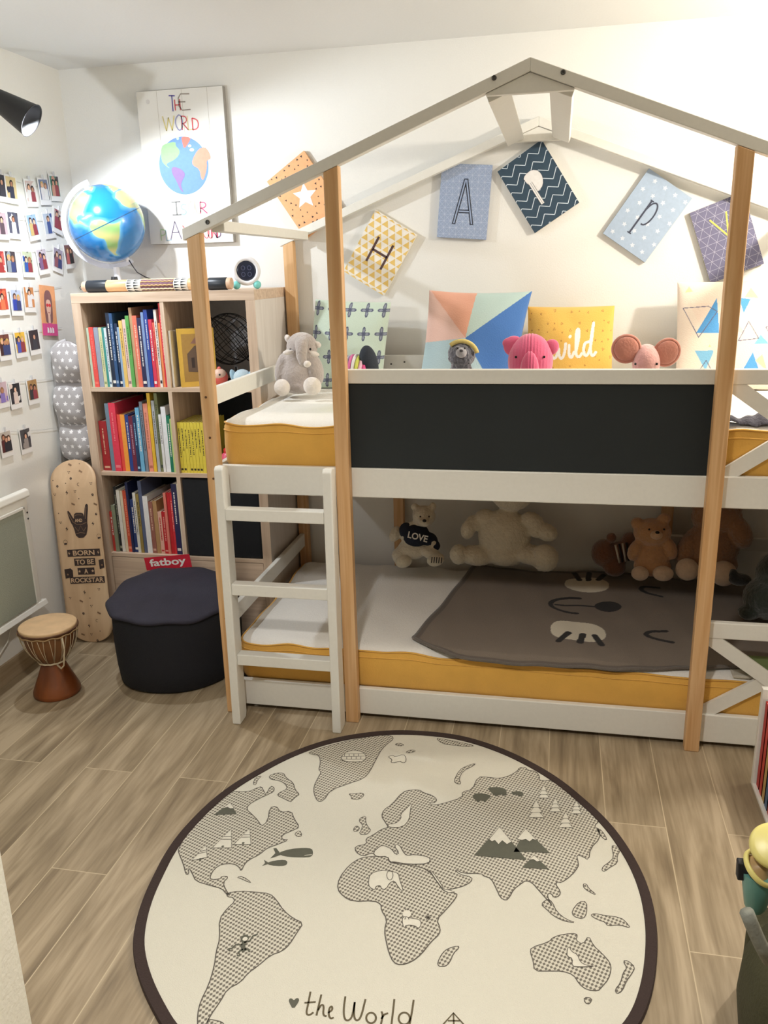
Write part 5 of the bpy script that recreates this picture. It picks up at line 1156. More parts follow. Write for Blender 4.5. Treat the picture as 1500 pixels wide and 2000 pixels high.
for l in ([(450, 700), (550, 600), (552, 700)], [(565, 682), (648, 597), (655, 682)], [(340, 768), (415, 688), (422, 750)]):
    shape(c1(l), crm, .0014, True, 0, .002); (a, b_), (c_, d_), (e_, f_) = l
    for t in (.45, .6): fline(mb, fr, c1([(a+(c_-a)*t, b_+(d_-b_)*t), (e_+(c_-e_)*t, f_+(d_-f_)*t)]), .0022, .0019, ln_)
    fell(mb, fr, c1([((a+e_)/2+4, b_-7)])[0], .004, .004, .0019, dkm, 8)
for x, y0, y1 in ((850, 368, 442), (810, 448, 548), (912, 438, 515), (1024, 452, 525), (967, 512, 600)):
    h_ = y1-y0; fline(mb, fr, c2([(x, y1-8), (x, y1)]), .003, .0014, ln_)
    for k, (t0, t1, wd) in enumerate(((.42, .9, .42), (.2, .64, .33), (0, .38, .22))): shape(c2([(x, y0+h_*t0), (x-h_*wd, y0+h_*t1), (x+h_*wd, y0+h_*t1)]), crm, .0014+.0004*k, True, 0, .0018)
shape(c1([(800, 725), (860, 705), (940, 698), (980, 703), (986, 722), (982, 742), (960, 750), (860, 748), (812, 738)]), dkm, .0006, False); shape(c1([(758, 755), (785, 727), (774, 702), (790, 700), (804, 718), (815, 735), (790, 745)]), dkm, .0007, False, 0)
fline(mb, fr, c1([(940, 740), (980, 735)]), .002, .0009, crm)
shape(c1([(735, 780), (780, 766), (835, 762), (850, 772), (845, 790), (820, 796), (760, 793)]), dkm, .0006, False); shape(c1([(714, 796), (730, 780), (724, 762), (745, 776), (745, 785)]), dkm, .0007, False, 0)
for l, wd in (([(615, 1180), (620, 1200), (612, 1225), (620, 1250)], .011), ([(618, 1205), (650, 1195), (665, 1170), (692, 1158)], .004), ([(610, 1215), (575, 1215), (555, 1235), (530, 1240), (545, 1250)], .004), ([(612, 1240), (590, 1255), (595, 1275), (580, 1272)], .0045), ([(620, 1240), (640, 1240), (648, 1255)], .0045)): fline(mb, fr, c1(l), wd, .0014, dkm)
fell(mb, fr, c1([(622, 1182)])[0], .010, .011, .0013, dkm); fell(mb, fr, c1([(624, 1186)])[0], .006, .006, .0017, crm)
shape(c1([(880, 1562), (855, 1517), (860, 1502), (872, 1500), (884, 1512), (896, 1499), (910, 1500), (912, 1516)]), dkm, .0005, False)
tx = plain((98, 88, 66), .9)
for l, f in (([(972, 1465), (960, 1530), (948, 1582), (965, 1592), (988, 1575)], c1), ([(940, 1524), (1000, 1520)], c1), ([(1030, 1480), (1018, 1530), (1004, 1592)], c1), ([(1012, 1565), (1030, 1532), (1044, 1540), (1038, 1590), (1058, 1596)], c1), ([(1066, 1578), (1090, 1562), (1086, 1540), (1072, 1552), (1068, 1590), (1080, 1610), (1096, 1602)], c1),
    ([(1158, 1490), (1148, 1560), (1152, 1610), (1172, 1622), (1195, 1600), (1208, 1520)], c1), ([(1208, 1520), (1202, 1590), (1214, 1622), (1240, 1608), (1265, 1505)], c1), ([(1350, 1570), (1358, 1590), (1345, 1650)], c1), ([(1350, 1610), (1365, 1585), (1386, 1580)], c1), ([(55, 1505), (48, 1570), (38, 1655)], c2), ([(158, 1508), (148, 1580), (132, 1660)], c2)): fline(mb, fr, smoothpts(f(l), 2, False), .0042, .0006, tx)
for c_, rx, ry, f in (((1295, 1605), 26, 28, c1), ((108, 1608), 30, 32, c2)): fline(mb, fr, f([(c_[0]+rx*math.cos(k*PI/10), c_[1]+ry*math.sin(k*PI/10)) for k in range(20)]), .0042, .0006, tx, True)
for l in ([(315, 1640), (370, 1578), (425, 1640)], [(370, 1578), (372, 1650)], [(340, 1620), (405, 1620)]): fline(mb, fr, c2(l), .0034, .0006, tx)
mb.build('printed_map', rug)

# ================================================================ cushions
def cushion(name, label, corners, y0, T, painter, m, lean=.12, pinch=.05, zb=None, wr=.004, seed=0, piping=None, n_=190, ppow=.42, back=(220, 216, 206)):
    """corners (x, z) of the seen outline: lower left, lower right, upper right, upper left"""
    (ax, az), (bx, bz), (cx_, cz_), (dx_, dz_) = corners
    u = np.linspace(-1, 1, n_)[:, None]*np.ones((1, n_)); v = np.linspace(-1, 1, n_)[None, :]*np.ones((n_, 1))
    s, t = (u+1)/2, (v+1)/2; pu = pinch*(1-v**2)*0; 
    s2_ = .5+(s-.5)*(1-pinch*(1-(2*t-1)**2)); t2_ = .5+(t-.5)*(1-pinch*(1-(2*s-1)**2))
    X = (1-s2_)*(1-t2_)*ax+s2_*(1-t2_)*bx+s2_*t2_*cx_+(1-s2_)*t2_*dx_; Z = (1-s2_)*(1-t2_)*az+s2_*(1-t2_)*bz+s2_*t2_*cz_+(1-s2_)*t2_*dz_
    dome = np.clip((1-u**2)*(1-v**2), 0, 1)**ppow
    nz = np.zeros(u.shape)
    rs_ = np.random.RandomState(seed)
    for _ in range(9):
        f1, f2, p_ = rs_.uniform(-7, 7), rs_.uniform(-7, 7), rs_.uniform(0, 6); nz += np.sin(u*f1+v*f2+p_+1.5*np.sin(u*f2*.7))
    nz *= wr/4
    zmin = min(az, bz)
    Yc = y0+lean*(Z-zmin); Yf = Yc-T/2*dome-nz*dome**.5; Yb_ = Yc+T/2*dome
    col = np.zeros(u.shape+(3,)); painter(col, s, t)
    Pf = np.stack([X, Yf, Z], -1); Pb = np.stack([X, Yb_, Z], -1)
    tg_ = thing(name, label, 'cushion', ((ax+bx)/2, y0, zmin))
    gridmesh('front_cover', Pf, col, m, tg_); cb = np.zeros(col.shape); cb[:] = A(*back); gridmesh('back_cover', Pb[::-1], cb[::-1], m, tg_)
    if piping:
        e = [tuple(Pf[i, 0]) for i in range(0, n_, 5)]+[tuple(Pf[-1, j]) for j in range(0, n_, 5)]+[tuple(Pf[i, -1]) for i in range(n_-1, 0, -5)]+[tuple(Pf[0, j]) for j in range(n_-1, 0, -5)]
        MB().tube(e, .003, piping, 6, True).build('piping', tg_)
    return tg_
ctn = mat('printed_cotton', (220, 220, 220), .95, attr=True, bump=.35, scale=240, sheen=.15)
def CC(Y, *pts): return [(float(on(x, y, 1, Y)[0]), float(on(x, y, 1, Y)[2])) for x, y in pts]
MZ = 1.053
def base(Y, pts):   # set the two lower corners down on the mattress
    c = CC(Y, *pts); return [(c[0][0], MZ), (c[1][0], MZ)]+c[2:]
def p_mint(col, s, t):
    col[:] = A(198, 214, 198); k = A(84, 90, 112); l = A(140, 146, 160)
    for j in range(4):
        for i in range(5):
            cx_, cy_2 = .06+i*.22+(.0 if j % 2 else .0), .10+j*.27
            x, y = s-cx_, t-cy_2
            for ang in (0, PI/2):
                a, b_ = x*math.cos(ang)+y*math.sin(ang), -x*math.sin(ang)+y*math.cos(ang)
                for sg in (-1, 1):
                    e = ((a-sg*.042)/.042)**2+(b_/.021)**2; paint(col, e < 1, k); paint(col, e < .3, l)
cushion('cushion', 'pale mint cushion with rows of dark stitched crosses, behind the grey elephant', base(.80, [(600, 740), (745, 740), (757, 592), (606, 586)]), .80, .11, p_mint, ctn, lean=.22, pinch=.02, seed=1, wr=.008)
def p_peach(col, s, t):
    # panels of one pillow cover
    col[:] = A(176, 200, 206); c = (.44, .55)
    paint(col, inpoly(s, t, [(-.02, .48), c, (0, 1.02)]), A(228, 186, 172)); paint(col, inpoly(s, t, [(-.02, .48), c, (-.02, 1.02)]), A(230, 192, 178))
    paint(col, inpoly(s, t, [(.0, 1.02), c, (.48, 1.02)]), A(226, 166, 140)); paint(col, inpoly(s, t, [c, (.48, 1.02), (1.02, 1.02)]), A(184, 206, 200))
    paint(col, inpoly(s, t, [c, (1.02, 1.02), (1.02, -.02), (.82, -.02)]), A(70, 118, 186))
cushion('cushion', 'patchwork cushion of peach, pink, blue-grey and strong blue panels on the upper bunk', base(.76, [(815, 740), (1006, 740), (1038, 570), (832, 568)]), .76, .15, p_peach, ctn, lean=.22, pinch=.05, seed=2, wr=.009, ppow=.36)
def p_wild(col, s, t):
    col[:] = A(232, 184, 88); rr = np.random.RandomState(4); k = A(180, 124, 60)
    for j in range(9):
        for i in range(11):
            cx_, cy_2 = (i+.5+rr.uniform(-.25, .25))/11, (j+.5+rr.uniform(-.25, .25))/9; r = rr.uniform(.008, .016); a = rr.uniform(0, 2)
            pl = [(cx_+r*math.cos(a+q*2.09), cy_2+1.2*r*math.sin(a+q*2.09)) for q in range(3)]
            if (i+j) % 2: paint(col, dline(s, t, pl, True) < .0028, k)
            elif (i*j) % 3 == 0: paint(col, inpoly(s, t, pl), k)
    w_ = A(244, 240, 230)
    S = [[(.26, .40), (.29, .36), (.29, .28), (.33, .25), (.36, .32), (.37, .40), (.375, .28), (.41, .25), (.44, .32), (.45, .44)],
         [(.49, .42), (.49, .30), (.52, .26), (.55, .34)], [(.495, .52), (.50, .53)], [(.57, .34), (.60, .50), (.60, .62), (.57, .60), (.57, .40), (.57, .30), (.61, .27), (.64, .32)],
         [(.72, .46), (.67, .45), (.655, .36), (.68, .28), (.72, .32), (.745, .44), (.76, .62), (.765, .68)], [(.765, .68), (.735, .46), (.74, .32), (.77, .28), (.80, .33)]]
    for q in S: paint(col, dline(s, t-.13, smoothpts(q, 2, False) if len(q) > 2 else q) < .0165, w_)
cushion('cushion', 'mustard yellow cushion with the white word wild, beside the patchwork one', base(.82, [(1028, 740), (1196, 740), (1202, 598), (1030, 600)]), .82, .14, p_wild, ctn, lean=.15, pinch=.02, seed=3, wr=.005, back=(232, 184, 88))
def p_tri(col, s, t):
    col[:] = A(240, 224, 206); B1, B2, Yl, pkk_, ln2 = A(84, 156, 214), A(128, 188, 222), A(236, 222, 160), A(240, 206, 192), A(104, 104, 130)
    def tri(p, c): paint(col, inpoly(s, t, p), c)
    def tl_(p, c=ln2, w_=.0035, cl=True): paint(col, dline(s, t, p, cl) < w_, c)
    q = lambda x, y: ((x-1020)/650, (1390-y)/530)   # from the pattern's place on the cover
    def Q(*a): return [q(x, y) for x, y in a]
    tri(Q((1060, 910), (1085, 880), (1105, 905)), Yl); tri(Q((1120, 1105), (1240, 935), (1250, 1105)), B1); tri(Q((1365, 935), (1435, 945), (1392, 1010)), B1); tri(Q((1400, 935), (1440, 890), (1480, 940)), Yl)
    tri(Q((1115, 1190), (1225, 1188), (1180, 1290)), B2); tri(Q((1190, 1170), (1225, 1120), (1245, 1180)), Yl); tri(Q((1450, 1160), (1490, 1115), (1540, 1160)), B2)
    tri(Q((1365, 1322), (1445, 1198), (1500, 1322)), B1); tri(Q((1460, 1240), (1500, 1210), (1530, 1290)), Yl); tri(Q((1540, 1000), (1620, 900), (1680, 1000)), B1); tri(Q((1560, 1180), (1640, 1080), (1720, 1200)), B2); tri(Q((1080, 960), (1300, 1330), (1340, 960)), A(240, 220, 202))
    tri(Q((1590, 1330), (1660, 1230), (1730, 1330)), B1); tri(Q((1330, 1090), (1350, 1050), (1400, 1110)), pkk_); tri(Q((1120, 1105), (1240, 935), (1250, 1105)), B1)
    tl_(Q((1048, 985), (1190, 975), (1240, 1000), (1135, 1125))); tl_(Q((1360, 1142), (1420, 1050), (1478, 1132))); tl_(Q((1118, 1328), (1182, 1238), (1235, 1320)), cl=False); tl_(Q((1520, 1080), (1600, 1060), (1570, 1150)))
c_ = base(.80, [(1320, 740), (1545, 740), (1552, 546), (1328, 552)])
cushion('cushion', 'large cream cushion with blue triangles behind the right front post', c_, .80, .13, p_tri, ctn, lean=.18, pinch=.015, seed=5, wr=.004, n_=230)
# ================================================================ lower blanket with the animal face
nu, nv_ = 420, 300
u = np.linspace(0, 1, nu)[:, None]*np.ones((1, nv_)); v = np.linspace(0, 1, nv_)[None, :]*np.ones((nu, 1))
frontx = .66+u*(1.98-.66); backx = .80+u*(2.0-.80)
fy = np.interp(u, [0, .06, .12, .22, .35, .52, .70, .85, 1], [.135, .075, .040, .034, .038, .046, .092, .12, .13]); by = .915-.02*np.sin(u*9)
X = frontx*(1-v)+backx*v; Y = fy*(1-v)+by*v
near = np.clip((.085-Y)/.05, 0, 1)
def mtop(X): return .263-np.maximum(0, X-.6)*.018
Z = mtop(X)+.008+.0035*np.sin(X*11+Y*6)+.002*np.sin(Y*23-X*7)+.0018*np.sin(X*41+Y*13)-near*.012+.004*np.exp(-((v)/.02)**2)+.004*np.exp(-(u/.02)**2)
col = np.zeros(X.shape+(3,)); col[:] = A(128, 116, 104)
edge_ = (v < .022) | (u < .014) | (v > .98); col[edge_] = A(104, 94, 86)
wp, kk = A(228, 220, 200), A(32, 30, 32)
def rrect(cx_, cy_2, rx, ry, p_=2.6): return (np.abs((X-cx_)/rx)**p_+np.abs((Y-cy_2)/ry)**p_) < 1
paint(col, rrect(1.228, .305, .096, .085), wp); paint(col, rrect(1.272, .775, .088, .080), wp)
# muzzle line, nose, eyes and whisker strokes, sleepy face lying sideways
paint(col, ((X-1.345)/.050)**2+((Y-.563)/.052)**2 < 1, kk)
def stroke(pts, wd): paint(col, dline(X, Y, smoothpts(pts, 2, False)) < wd, kk)
stroke([(1.30, .558), (1.22, .552), (1.15, .548)], .0075)
stroke([(1.24, .628), (1.19, .622), (1.145, .60), (1.125, .55), (1.14, .505), (1.19, .475), (1.225, .47)], .0095)
for l in ([(1.160, .205), (1.195, .285)], [(1.232, .205), (1.245, .29)], [(1.305, .205), (1.285, .285)], [(1.225, .905), (1.245, .83)], [(1.285, .905), (1.28, .825)], [(1.345, .90), (1.32, .83)]): stroke(l, .0115)
stroke([(1.555, .79), (1.50, .785), (1.478, .75), (1.50, .712), (1.555, .70)], .0095); stroke([(1.535, .37), (1.48, .36), (1.458, .325), (1.49, .29), (1.545, .275)], .0095)
blk_m = mat('fleece', (128, 116, 104), .95, attr=True, bump=.4, scale=260, sheen=.06)
bl = thing('blanket', 'grey-brown fleece blanket with a sleepy animal face, spread on the lower bunk', 'blanket', (1.3, .5, .27))
gridmesh('fleece_top', np.stack([X, Y, Z], -1), col, blk_m, bl)
cb = np.zeros(col.shape); cb[:] = A(104, 94, 86); gridmesh('fleece_lining', np.stack([X, Y, Z-.005], -1)[::-8][:, ::6], cb[::-8][:, ::6], blk_m, bl)
e = [(X[i, 0], Y[i, 0], Z[i, 0]-.002) for i in range(nu-1, 0, -6)]+[(X[0, j], Y[0, j], Z[0, j]-.002) for j in range(0, nv_, 6)]+[(X[i, -1], Y[i, -1], Z[i, -1]-.002) for i in range(6, nu, 6)]
MB().tube(e, .0055, mat('blanket_hem', (98, 90, 82), .95, bump=.6, scale=200, sheen=.3), 8).build('hem', bl)
# dark throw lying at the foot of the upper bunk
nu, nv_ = 110, 60; u = np.linspace(0, 1, nu)[:, None]*np.ones((1, nv_)); v = np.linspace(0, 1, nv_)[None, :]*np.ones((nu, 1))
X = 1.58+u*.42; fy = .072-.0*u; Y = fy+v*(.055+.05*u+.018*np.sin(u*21)); Z = 1.057+.020*np.sin(PI*v)**.6+.006*np.sin(u*17+v*3)+.003*np.sin(u*61)
cb = np.zeros(X.shape+(3,)); cb[:] = A(72, 70, 80)
th_ = gridmesh('throw_blanket', np.stack([X, Y, Z], -1), cb, mat('dark_fleece', (70, 70, 80), .95, attr=True, bump=1, scale=120, sheen=.1)); tag(th_, 'dark grey throw rolled along the front edge of the upper mattress, right of the post', 'blanket')
p = on(1445, 758, 2, MZ); mb = MB().obox((p[0], p[1], MZ+.0048), Vector((.05, .012, 0)), Vector((-.01, .05, 0)), Vector((0, 0, .0035)), plain((206, 176, 150))); mb.obox((p[0]+.02, p[1]+.01, MZ+.0092), Vector((.018, .008, 0)), Vector((-.003, .01, 0)), Vector((0, 0, .0008)), plain((60, 60, 66)))
tag(mb.build('notebook'), 'small beige notebook lying on the upper mattress right of the post', 'notebook')

# ================================================================ soft toys
def fuzz(o, vox, amp, sc_, smooth=3):
    r = o.modifiers.new('merge', 'REMESH'); r.mode = 'VOXEL'; r.voxel_size = vox; r.use_smooth_shade = True
    s = o.modifiers.new('soften', 'SMOOTH'); s.iterations = smooth; s.factor = .6
    if amp:
        t = bpy.data.textures.new('fur', 'CLOUDS'); t.noise_scale = sc_; d = o.modifiers.new('fur', 'DISPLACE'); d.texture = t; d.strength = amp; d.mid_level = .5; d.texture_coords = 'LOCAL'
class Toy:
    def __init__(s, name, label, base): s.t = thing(name, label, 'soft toy', base)
    def b(s, mb, x, y, Y, rx, ry, rd=None, rot=0, m=None):
        """an ellipsoid whose outline covers rx, ry photo pixels at depth Y"""
        c = on(x, y, 1, Y); k = ppm(c); rx, ry = rx/k, ry/k; rd = rd if rd else (rx+ry)/2
        mb.ell(c, (rx, rd, ry), m, Matrix.Rotation(math.radians(rot), 3, 'Y'), 20, 14); return Vector(c)
def fur(name, col, bump=1.0, sc_=130): return mat(name, col, .97, bump=bump, scale=sc_, sheen=.6, var=.06, vscale=60)
def toy(name, label, Y, z0, m, blobs, vox=.006, amp=.004, fs=.012):
    q = on(blobs[0][0], blobs[0][1], 1, Y); T_ = Toy(name, label, (q[0], Y, z0)); mb = MB()
    for b_ in blobs:
        x, y, rx, ry = b_[:4]; dy = b_[4] if len(b_) > 4 else 0; rot = b_[5] if len(b_) > 5 else 0; T_.b(mb, x, y, Y+dy, rx, ry, b_[6] if len(b_) > 6 else None, rot, m)
    o = mb.build('body', T_.t); fuzz(o, vox, amp, fs); return T_
def extra(T_, name, Y, m, blobs, vox=.004, amp=0, fs=.01):
    mb = MB()
    for b_ in blobs:
        x, y, rx, ry = b_[:4]; dy = b_[4] if len(b_) > 4 else 0; T_.b(mb, x, y, Y+dy, rx, ry, b_[6] if len(b_) > 6 else None, b_[5] if len(b_) > 5 else 0, m)
    o = mb.build(name, T_.t)
    if vox: fuzz(o, vox, amp, fs, 2)
    return o
eye_m = mat('toy_eye', (16, 14, 14), .15); 
# grey elephant sitting at the head of the upper bunk
gf, gl2 = fur('grey_plush', (176, 164, 158)), fur('pale_plush', (226, 216, 208), .6)
Ye = .56
T_ = toy('plush_elephant', 'grey plush elephant with pale feet sitting at the head of the upper bunk', Ye, MZ, gf, [(583, 730, 38, 36, 0), (585, 700, 32, 30, .0), (553, 722, 15, 34, -.01, 10), (616, 722, 15, 32, -.01, -10), (590, 678, 31, 29, -.02), (583, 752, 36, 17, -.02)], amp=.002)
extra(T_, 'foot', Ye, gl2, [(551, 757, 16.5, 17, -.10, 0, .022)]); extra(T_, 'foot', Ye, gl2, [(610, 754, 18.5, 18, -.10, 0, .022)])
extra(T_, 'tusk', Ye, gl2, [(563, 688, 12, 5, -.085, -8)]); extra(T_, 'tusk', Ye, gl2, [(613, 691, 12, 5, -.085, 14)])
extra(T_, 'ear', Ye, gl2, [(562, 661, 6, 8, -.02, -25), (566, 667, 6, 7, -.02)], .003); extra(T_, 'ear', Ye, gl2, [(620, 673, 8, 6, -.02, 30), (613, 672, 6, 7, -.02)], .003)
mb = MB(); tr_ = [P(589, 664, Ye-.085), P(589, 680, Ye-.105), P(589, 696, Ye-.112), P(592, 708, Ye-.118), P(598, 712, Ye-.122)]; mb.tube(tr_, [.026, .022, .019, .015, .012], gf, 14); mb.ell(P(600, 711, Ye-.128), (.014, .010, .012), gl2); mb.build('trunk', T_.t)
for x, y in ((567, 683), (606, 682)): extra(T_, 'eye', Ye, eye_m, [(x, y, 2.2, 2.4, -.075)], 0)
# striped toy and dark slipper-like shape
sy = .30; T_ = thing('plush_snail', 'yellow, pink and grey striped soft toy with a dark rounded end', 'soft toy', (P(705, 715, sy).x, sy, MZ))
cS = P(697, 730, sy); cols_ = [(226, 220, 90), (196, 206, 90), (180, 176, 196), (226, 120, 170), (236, 232, 226), (210, 214, 100), (236, 190, 210), (226, 90, 150)]
for i, c3 in enumerate(cols_):
    x = cS.x-.045+i*.0115; rad_ = .074+.020*math.sin(.5+i*.30); zc_ = MZ+rad_+.0005
    MB().lathe([(rad_*.90, -.0065), (rad_, -.004), (rad_, .004), (rad_*.90, .0065)], mat('stripe_%d' % i, c3, .9, bump=.4, scale=200), 40, (x, sy, zc_), (1, 0, 0)).build('stripe', T_)
dkf = mat('slate_felt', (44, 50, 60), .9, bump=.3, scale=200)
cc_ = P(721, 703, sy); o = MB().ell((cc_.x-.002, sy, cc_.z-.02), (.033, .045, .070), dkf, Matrix.Rotation(-.12, 3, 'Y')).ell((cc_.x+.012, sy, MZ+.05), (.040, .046, .046), dkf).build('dark_end', T_); fuzz(o, .004, 0, .01)
# grey monkey
mk = fur('monkey_fur', (104, 104, 114), 1.4, 90); Ym = .30
T_ = toy('plush_monkey', 'fluffy dark grey plush with a yellow headband in front of the patchwork cushion', Ym, MZ, mk, [(901, 694, 26, 25, 0), (900, 730, 24, 22, .01)], vox=.0045, amp=.016, fs=.008)
extra(T_, 'muzzle', Ym, fur('monkey_face', (168, 166, 170), .5), [(901, 689, 11, 10, -.062)], .003); extra(T_, 'nose', Ym, mat('toy_nose', (70, 66, 70), .5), [(901, 685, 4, 2.6, -.082)], 0)
for x in (894, 908): extra(T_, 'eye', Ym, eye_m, [(x, 680, 1.8, 2, -.066)], 0)
ch = P(901, 694, Ym); hb = mat('headband_yellow', (226, 206, 130), .9, bump=.4, scale=200)
MB().tube([ch+Vector((.053*math.sin(t)+.002, -.016, .050*math.cos(t)-.002)) for t in [-.75+k*.14 for k in range(16)]], .0075, hb, 10).build('headband', T_.t)
# pink corduroy elephant
pkc = mat('pink_corduroy', (226, 92, 132), .9, bump=.25, scale=200, sheen=.5); Yp = .30
q = P(1036, 700, Yp); T_ = thing('plush_elephant', 'pink corduroy plush elephant between the patchwork and yellow cushions', 'soft toy', (q.x, Yp, MZ))
def ribbed(mb, c, rad, m, nr=26, amp=.0022, n=120, k=40, rot=None):
    st = len(mb.v); mb.ell(c, rad, m, rot, n, k)
    for i in range(st, len(mb.v)):
        v_ = Vector(mb.v[i]); d = v_-Vector(c); s_ = 1+amp/max(.01, rad[0])*abs(math.sin(d.x/rad[0]*nr/2))**.6*1.6; mb.v[i] = (c[0]+d.x, c[1]+d.y*s_, c[2]+d.z*(1+(s_-1)*.6))
mb = MB(); ribbed(mb, Vector((q.x, Yp, 1.215)), (.073, .062, .088), pkc, 46, .0024); ribbed(mb, Vector((q.x, Yp, 1.129)), (.076, .065, .070), pkc, 46, .0024); mb.build('body', T_)
mb = MB(); ribbed(mb, Vector((q.x, Yp-.064, 1.175)), (.032, .022, .075), pkc, 22, .0022, 90, 30); mb.build('trunk', T_)
pl = P(1001, 676, Yp)
o = MB().ell(pl+Vector((.004, 0, 0)), (.034, .014, .034), pkc).ell(pl+Vector((-.010, 0, .010)), (.024, .012, .018), pkc).ell(pl+Vector((.012, 0, -.022)), (.02, .012, .02), pkc).build('ear', T_); fuzz(o, .003, 0, .01)
pr2 = P(1077, 678, Yp); o = MB().ell(pr2, (.024, .014, .026), pkc, Matrix.Rotation(.5, 3, 'Y')).build('ear', T_)
for s_ in (-1, 1): MB().ell((q.x+s_*.045, Yp-.052, 1.235), (.004, .003, .004), eye_m).build('eye', T_)
# big-eared pink mouse-elephant
bf, bi = fur('rose_plush', (222, 164, 158), .5), fur('ear_brown', (196, 126, 106), .4); Yb = .32
T_ = toy('plush_mouse', 'pink plush with two big brownish round ears, right of the yellow cushion', Yb, MZ, bf, [(1262, 708, 27, 36, 0, 0, .06), (1262, 745, 30, 26, 0)], amp=0, vox=.005)
for (cx_, cy_2, rx, ry, ro) in ((1223, 681, 27, 27, -20), (1302, 688, 24, 27, 25)):
    c = P(cx_, cy_2, Yb-.01); k = ppm(c); mb = MB()
    # a shallow cup: back shell and inner lining
    Rm = Matrix.Rotation(math.radians(ro), 3, 'Y'); mb.ell(c, (rx/k, .012, ry/k), bf, Rm, 28, 16); mb.tube([c+Rm @ Vector((rx/k*.93*math.cos(t), -.004, ry/k*.93*math.sin(t))) for t in [i*2*PI/36 for i in range(36)]], .0058, bi, 8, True); e_ = mb.build('ear', T_.t)
    MB().ell(c+Vector((0, -.009, 0)), (rx/k*.86, .008, ry/k*.86), bi, Rm, 28, 16).build('ear_lining', e_)
for x in (1241, 1283): extra(T_, 'eye', Yb, eye_m, [(x, 711, 2.2, 2.6, -.05)], 0)

# ---------- lower bunk
LZ = .262
wf = fur('white_plush', (222, 212, 190), 1.2, 110); wf2 = fur('ivory_plush', (226, 216, 192), 1.2, 110)
Yl = .80
T_ = toy('teddy_bear', 'small white teddy bear in a navy shirt reading LOVE on the lower bunk', Yl, LZ, wf, [(828, 1008, 23, 21, 0), (829, 1020, 12, 9, -.05), (810, 990, 8, 8, .01), (845, 989, 8, 8, .01), (808, 1045, 26, 27, 0), (772, 1043, 11, 17, -.01, 25), (806, 1072, 30, 20, -.01), (783, 1085, 18, 17, -.03), (840, 1078, 22, 13, -.03, 25), (845, 1060, 10, 14, -.02, -40)], amp=.004)
extra(T_, 'foot', Yl, wf2, [(788, 1096, 17, 13, -.06, -15)]); ft = extra(T_, 'foot', Yl, wf2, [(851, 1093, 18, 13, -.06, -20)])
extra(T_, 'nose', Yl, eye_m, [(829, 1017, 4, 3, -.088)], 0)
for x in (821, 838): extra(T_, 'eye', Yl, eye_m, [(x, 1009, 1.8, 1.8, -.046)], 0)
nav = mat('navy_knit', (28, 36, 54), .9, bump=.5, scale=200)
sh_ = extra(T_, 'shirt', Yl, nav, [(812, 1045, 27, 25, -.006, 0, .062), (793, 1036, 14, 16, -.012, 10), (840, 1056, 15, 17, -.012, -30), (848, 1066, 12, 11, -.02)], .005)
fr = Fr(P(816, 1049, Yl-.074), (1, 0, -.22), (.22, 0, 1), (0, -1, 0)); mb = MB(); ftext(mb, fr, 'LOVE', -.042, .042, -.014, .016, 0, plain((226, 222, 214)), True); mb.build('lettering', T_.t)
fr = Fr(P(852, 1094, Yl-.106), (1, 0, 0), (0, 0, 1), (0, -1, 0)); mb = MB()
for k in range(5): fline(mb, fr, [(-.020+k*.010, -.013), (-.017+k*.010, .013)], .0045, 0, plain((44, 40, 44)))
mb.build('foot_stripes', T_.t)
Yw_ = .82
T_ = toy('teddy_bear', 'large white teddy bear slumped in the middle of the lower bunk', Yw_, LZ, wf2, [(985, 1045, 52, 52, 0, 0, .085), (1000, 962, 42, 36, .02), (985, 1080, 46, 24, -.02), (925, 1022, 17, 16, -.01), (914, 1034, 14, 20, -.03, 10), (948, 1012, 22, 18, 0), (1040, 1018, 24, 17, -.01, 25), (1068, 1040, 22, 17, -.02, 15), (1050, 1035, 18, 16, -.02), (930, 1085, 34, 19, -.05, 5), (896, 1083, 18, 20, -.07), (1040, 1084, 36, 19, -.05, 5), (1064, 1090, 27, 27, -.08)], amp=.007, vox=.006)
Yb2 = .88
T_ = toy('teddy_bear', 'small brown bear with a striped scarf beside the tan teddy on the lower bunk', Yb2, LZ, fur('brown_plush', (122, 74, 46), 1, 120), [(1180, 1080, 25, 28, 0), (1200, 1108, 22, 18, -.02), (1194, 1050, 10, 10, -.02), (1230, 1058, 17, 20, .0), (1210, 1080, 20, 24, 0)], amp=.003)
sc_m = plain((214, 204, 190)); 
for k in range(4):
    a = P(1202+k*7, 1064-k*1.5, Yb2-.062); b_ = P(1210+k*6, 1099-k*1.5, Yb2-.066); MB().tube([a, (a+b_)/2+Vector((0, -.012, 0)), b_], .0045, sc_m if k % 2 == 0 else plain((40, 36, 36)), 8).build('scarf_stripe', T_.t)
tf = fur('tan_plush', (206, 154, 108), 1.1, 120); tl2 = fur('light_tan_plush', (228, 186, 146), 1, 120); Yt = .77
T_ = toy('teddy_bear', 'tan teddy bear with pale feet sitting left of the right front post, lower bunk', Yt, LZ, tf, [(1274, 1040, 36, 28, 0), (1245, 1022, 13, 12, .0), (1297, 1014, 13, 12, .0), (1274, 1085, 34, 32, 0), (1240, 1075, 13, 22, -.02, 20), (1309, 1072, 13, 22, -.02, -20), (1274, 1105, 36, 20, -.02)], amp=.004)
extra(T_, 'muzzle', Yt, tl2, [(1282, 1045, 12, 9, -.062)], .003, .001); extra(T_, 'nose', Yt, eye_m, [(1284, 1040, 4, 3, -.084)], 0)
for x in (1268, 1297): extra(T_, 'eye', Yt, eye_m, [(x, 1034, 2, 2, -.062 if x < 1280 else -.056)], 0)
fp = fur('pale_foot', (230, 200, 172), .6)
extra(T_, 'foot', Yt, fp, [(1250, 1120, 17, 14, -.08)]); extra(T_, 'foot', Yt, fp, [(1295, 1120, 20, 15, -.08)])
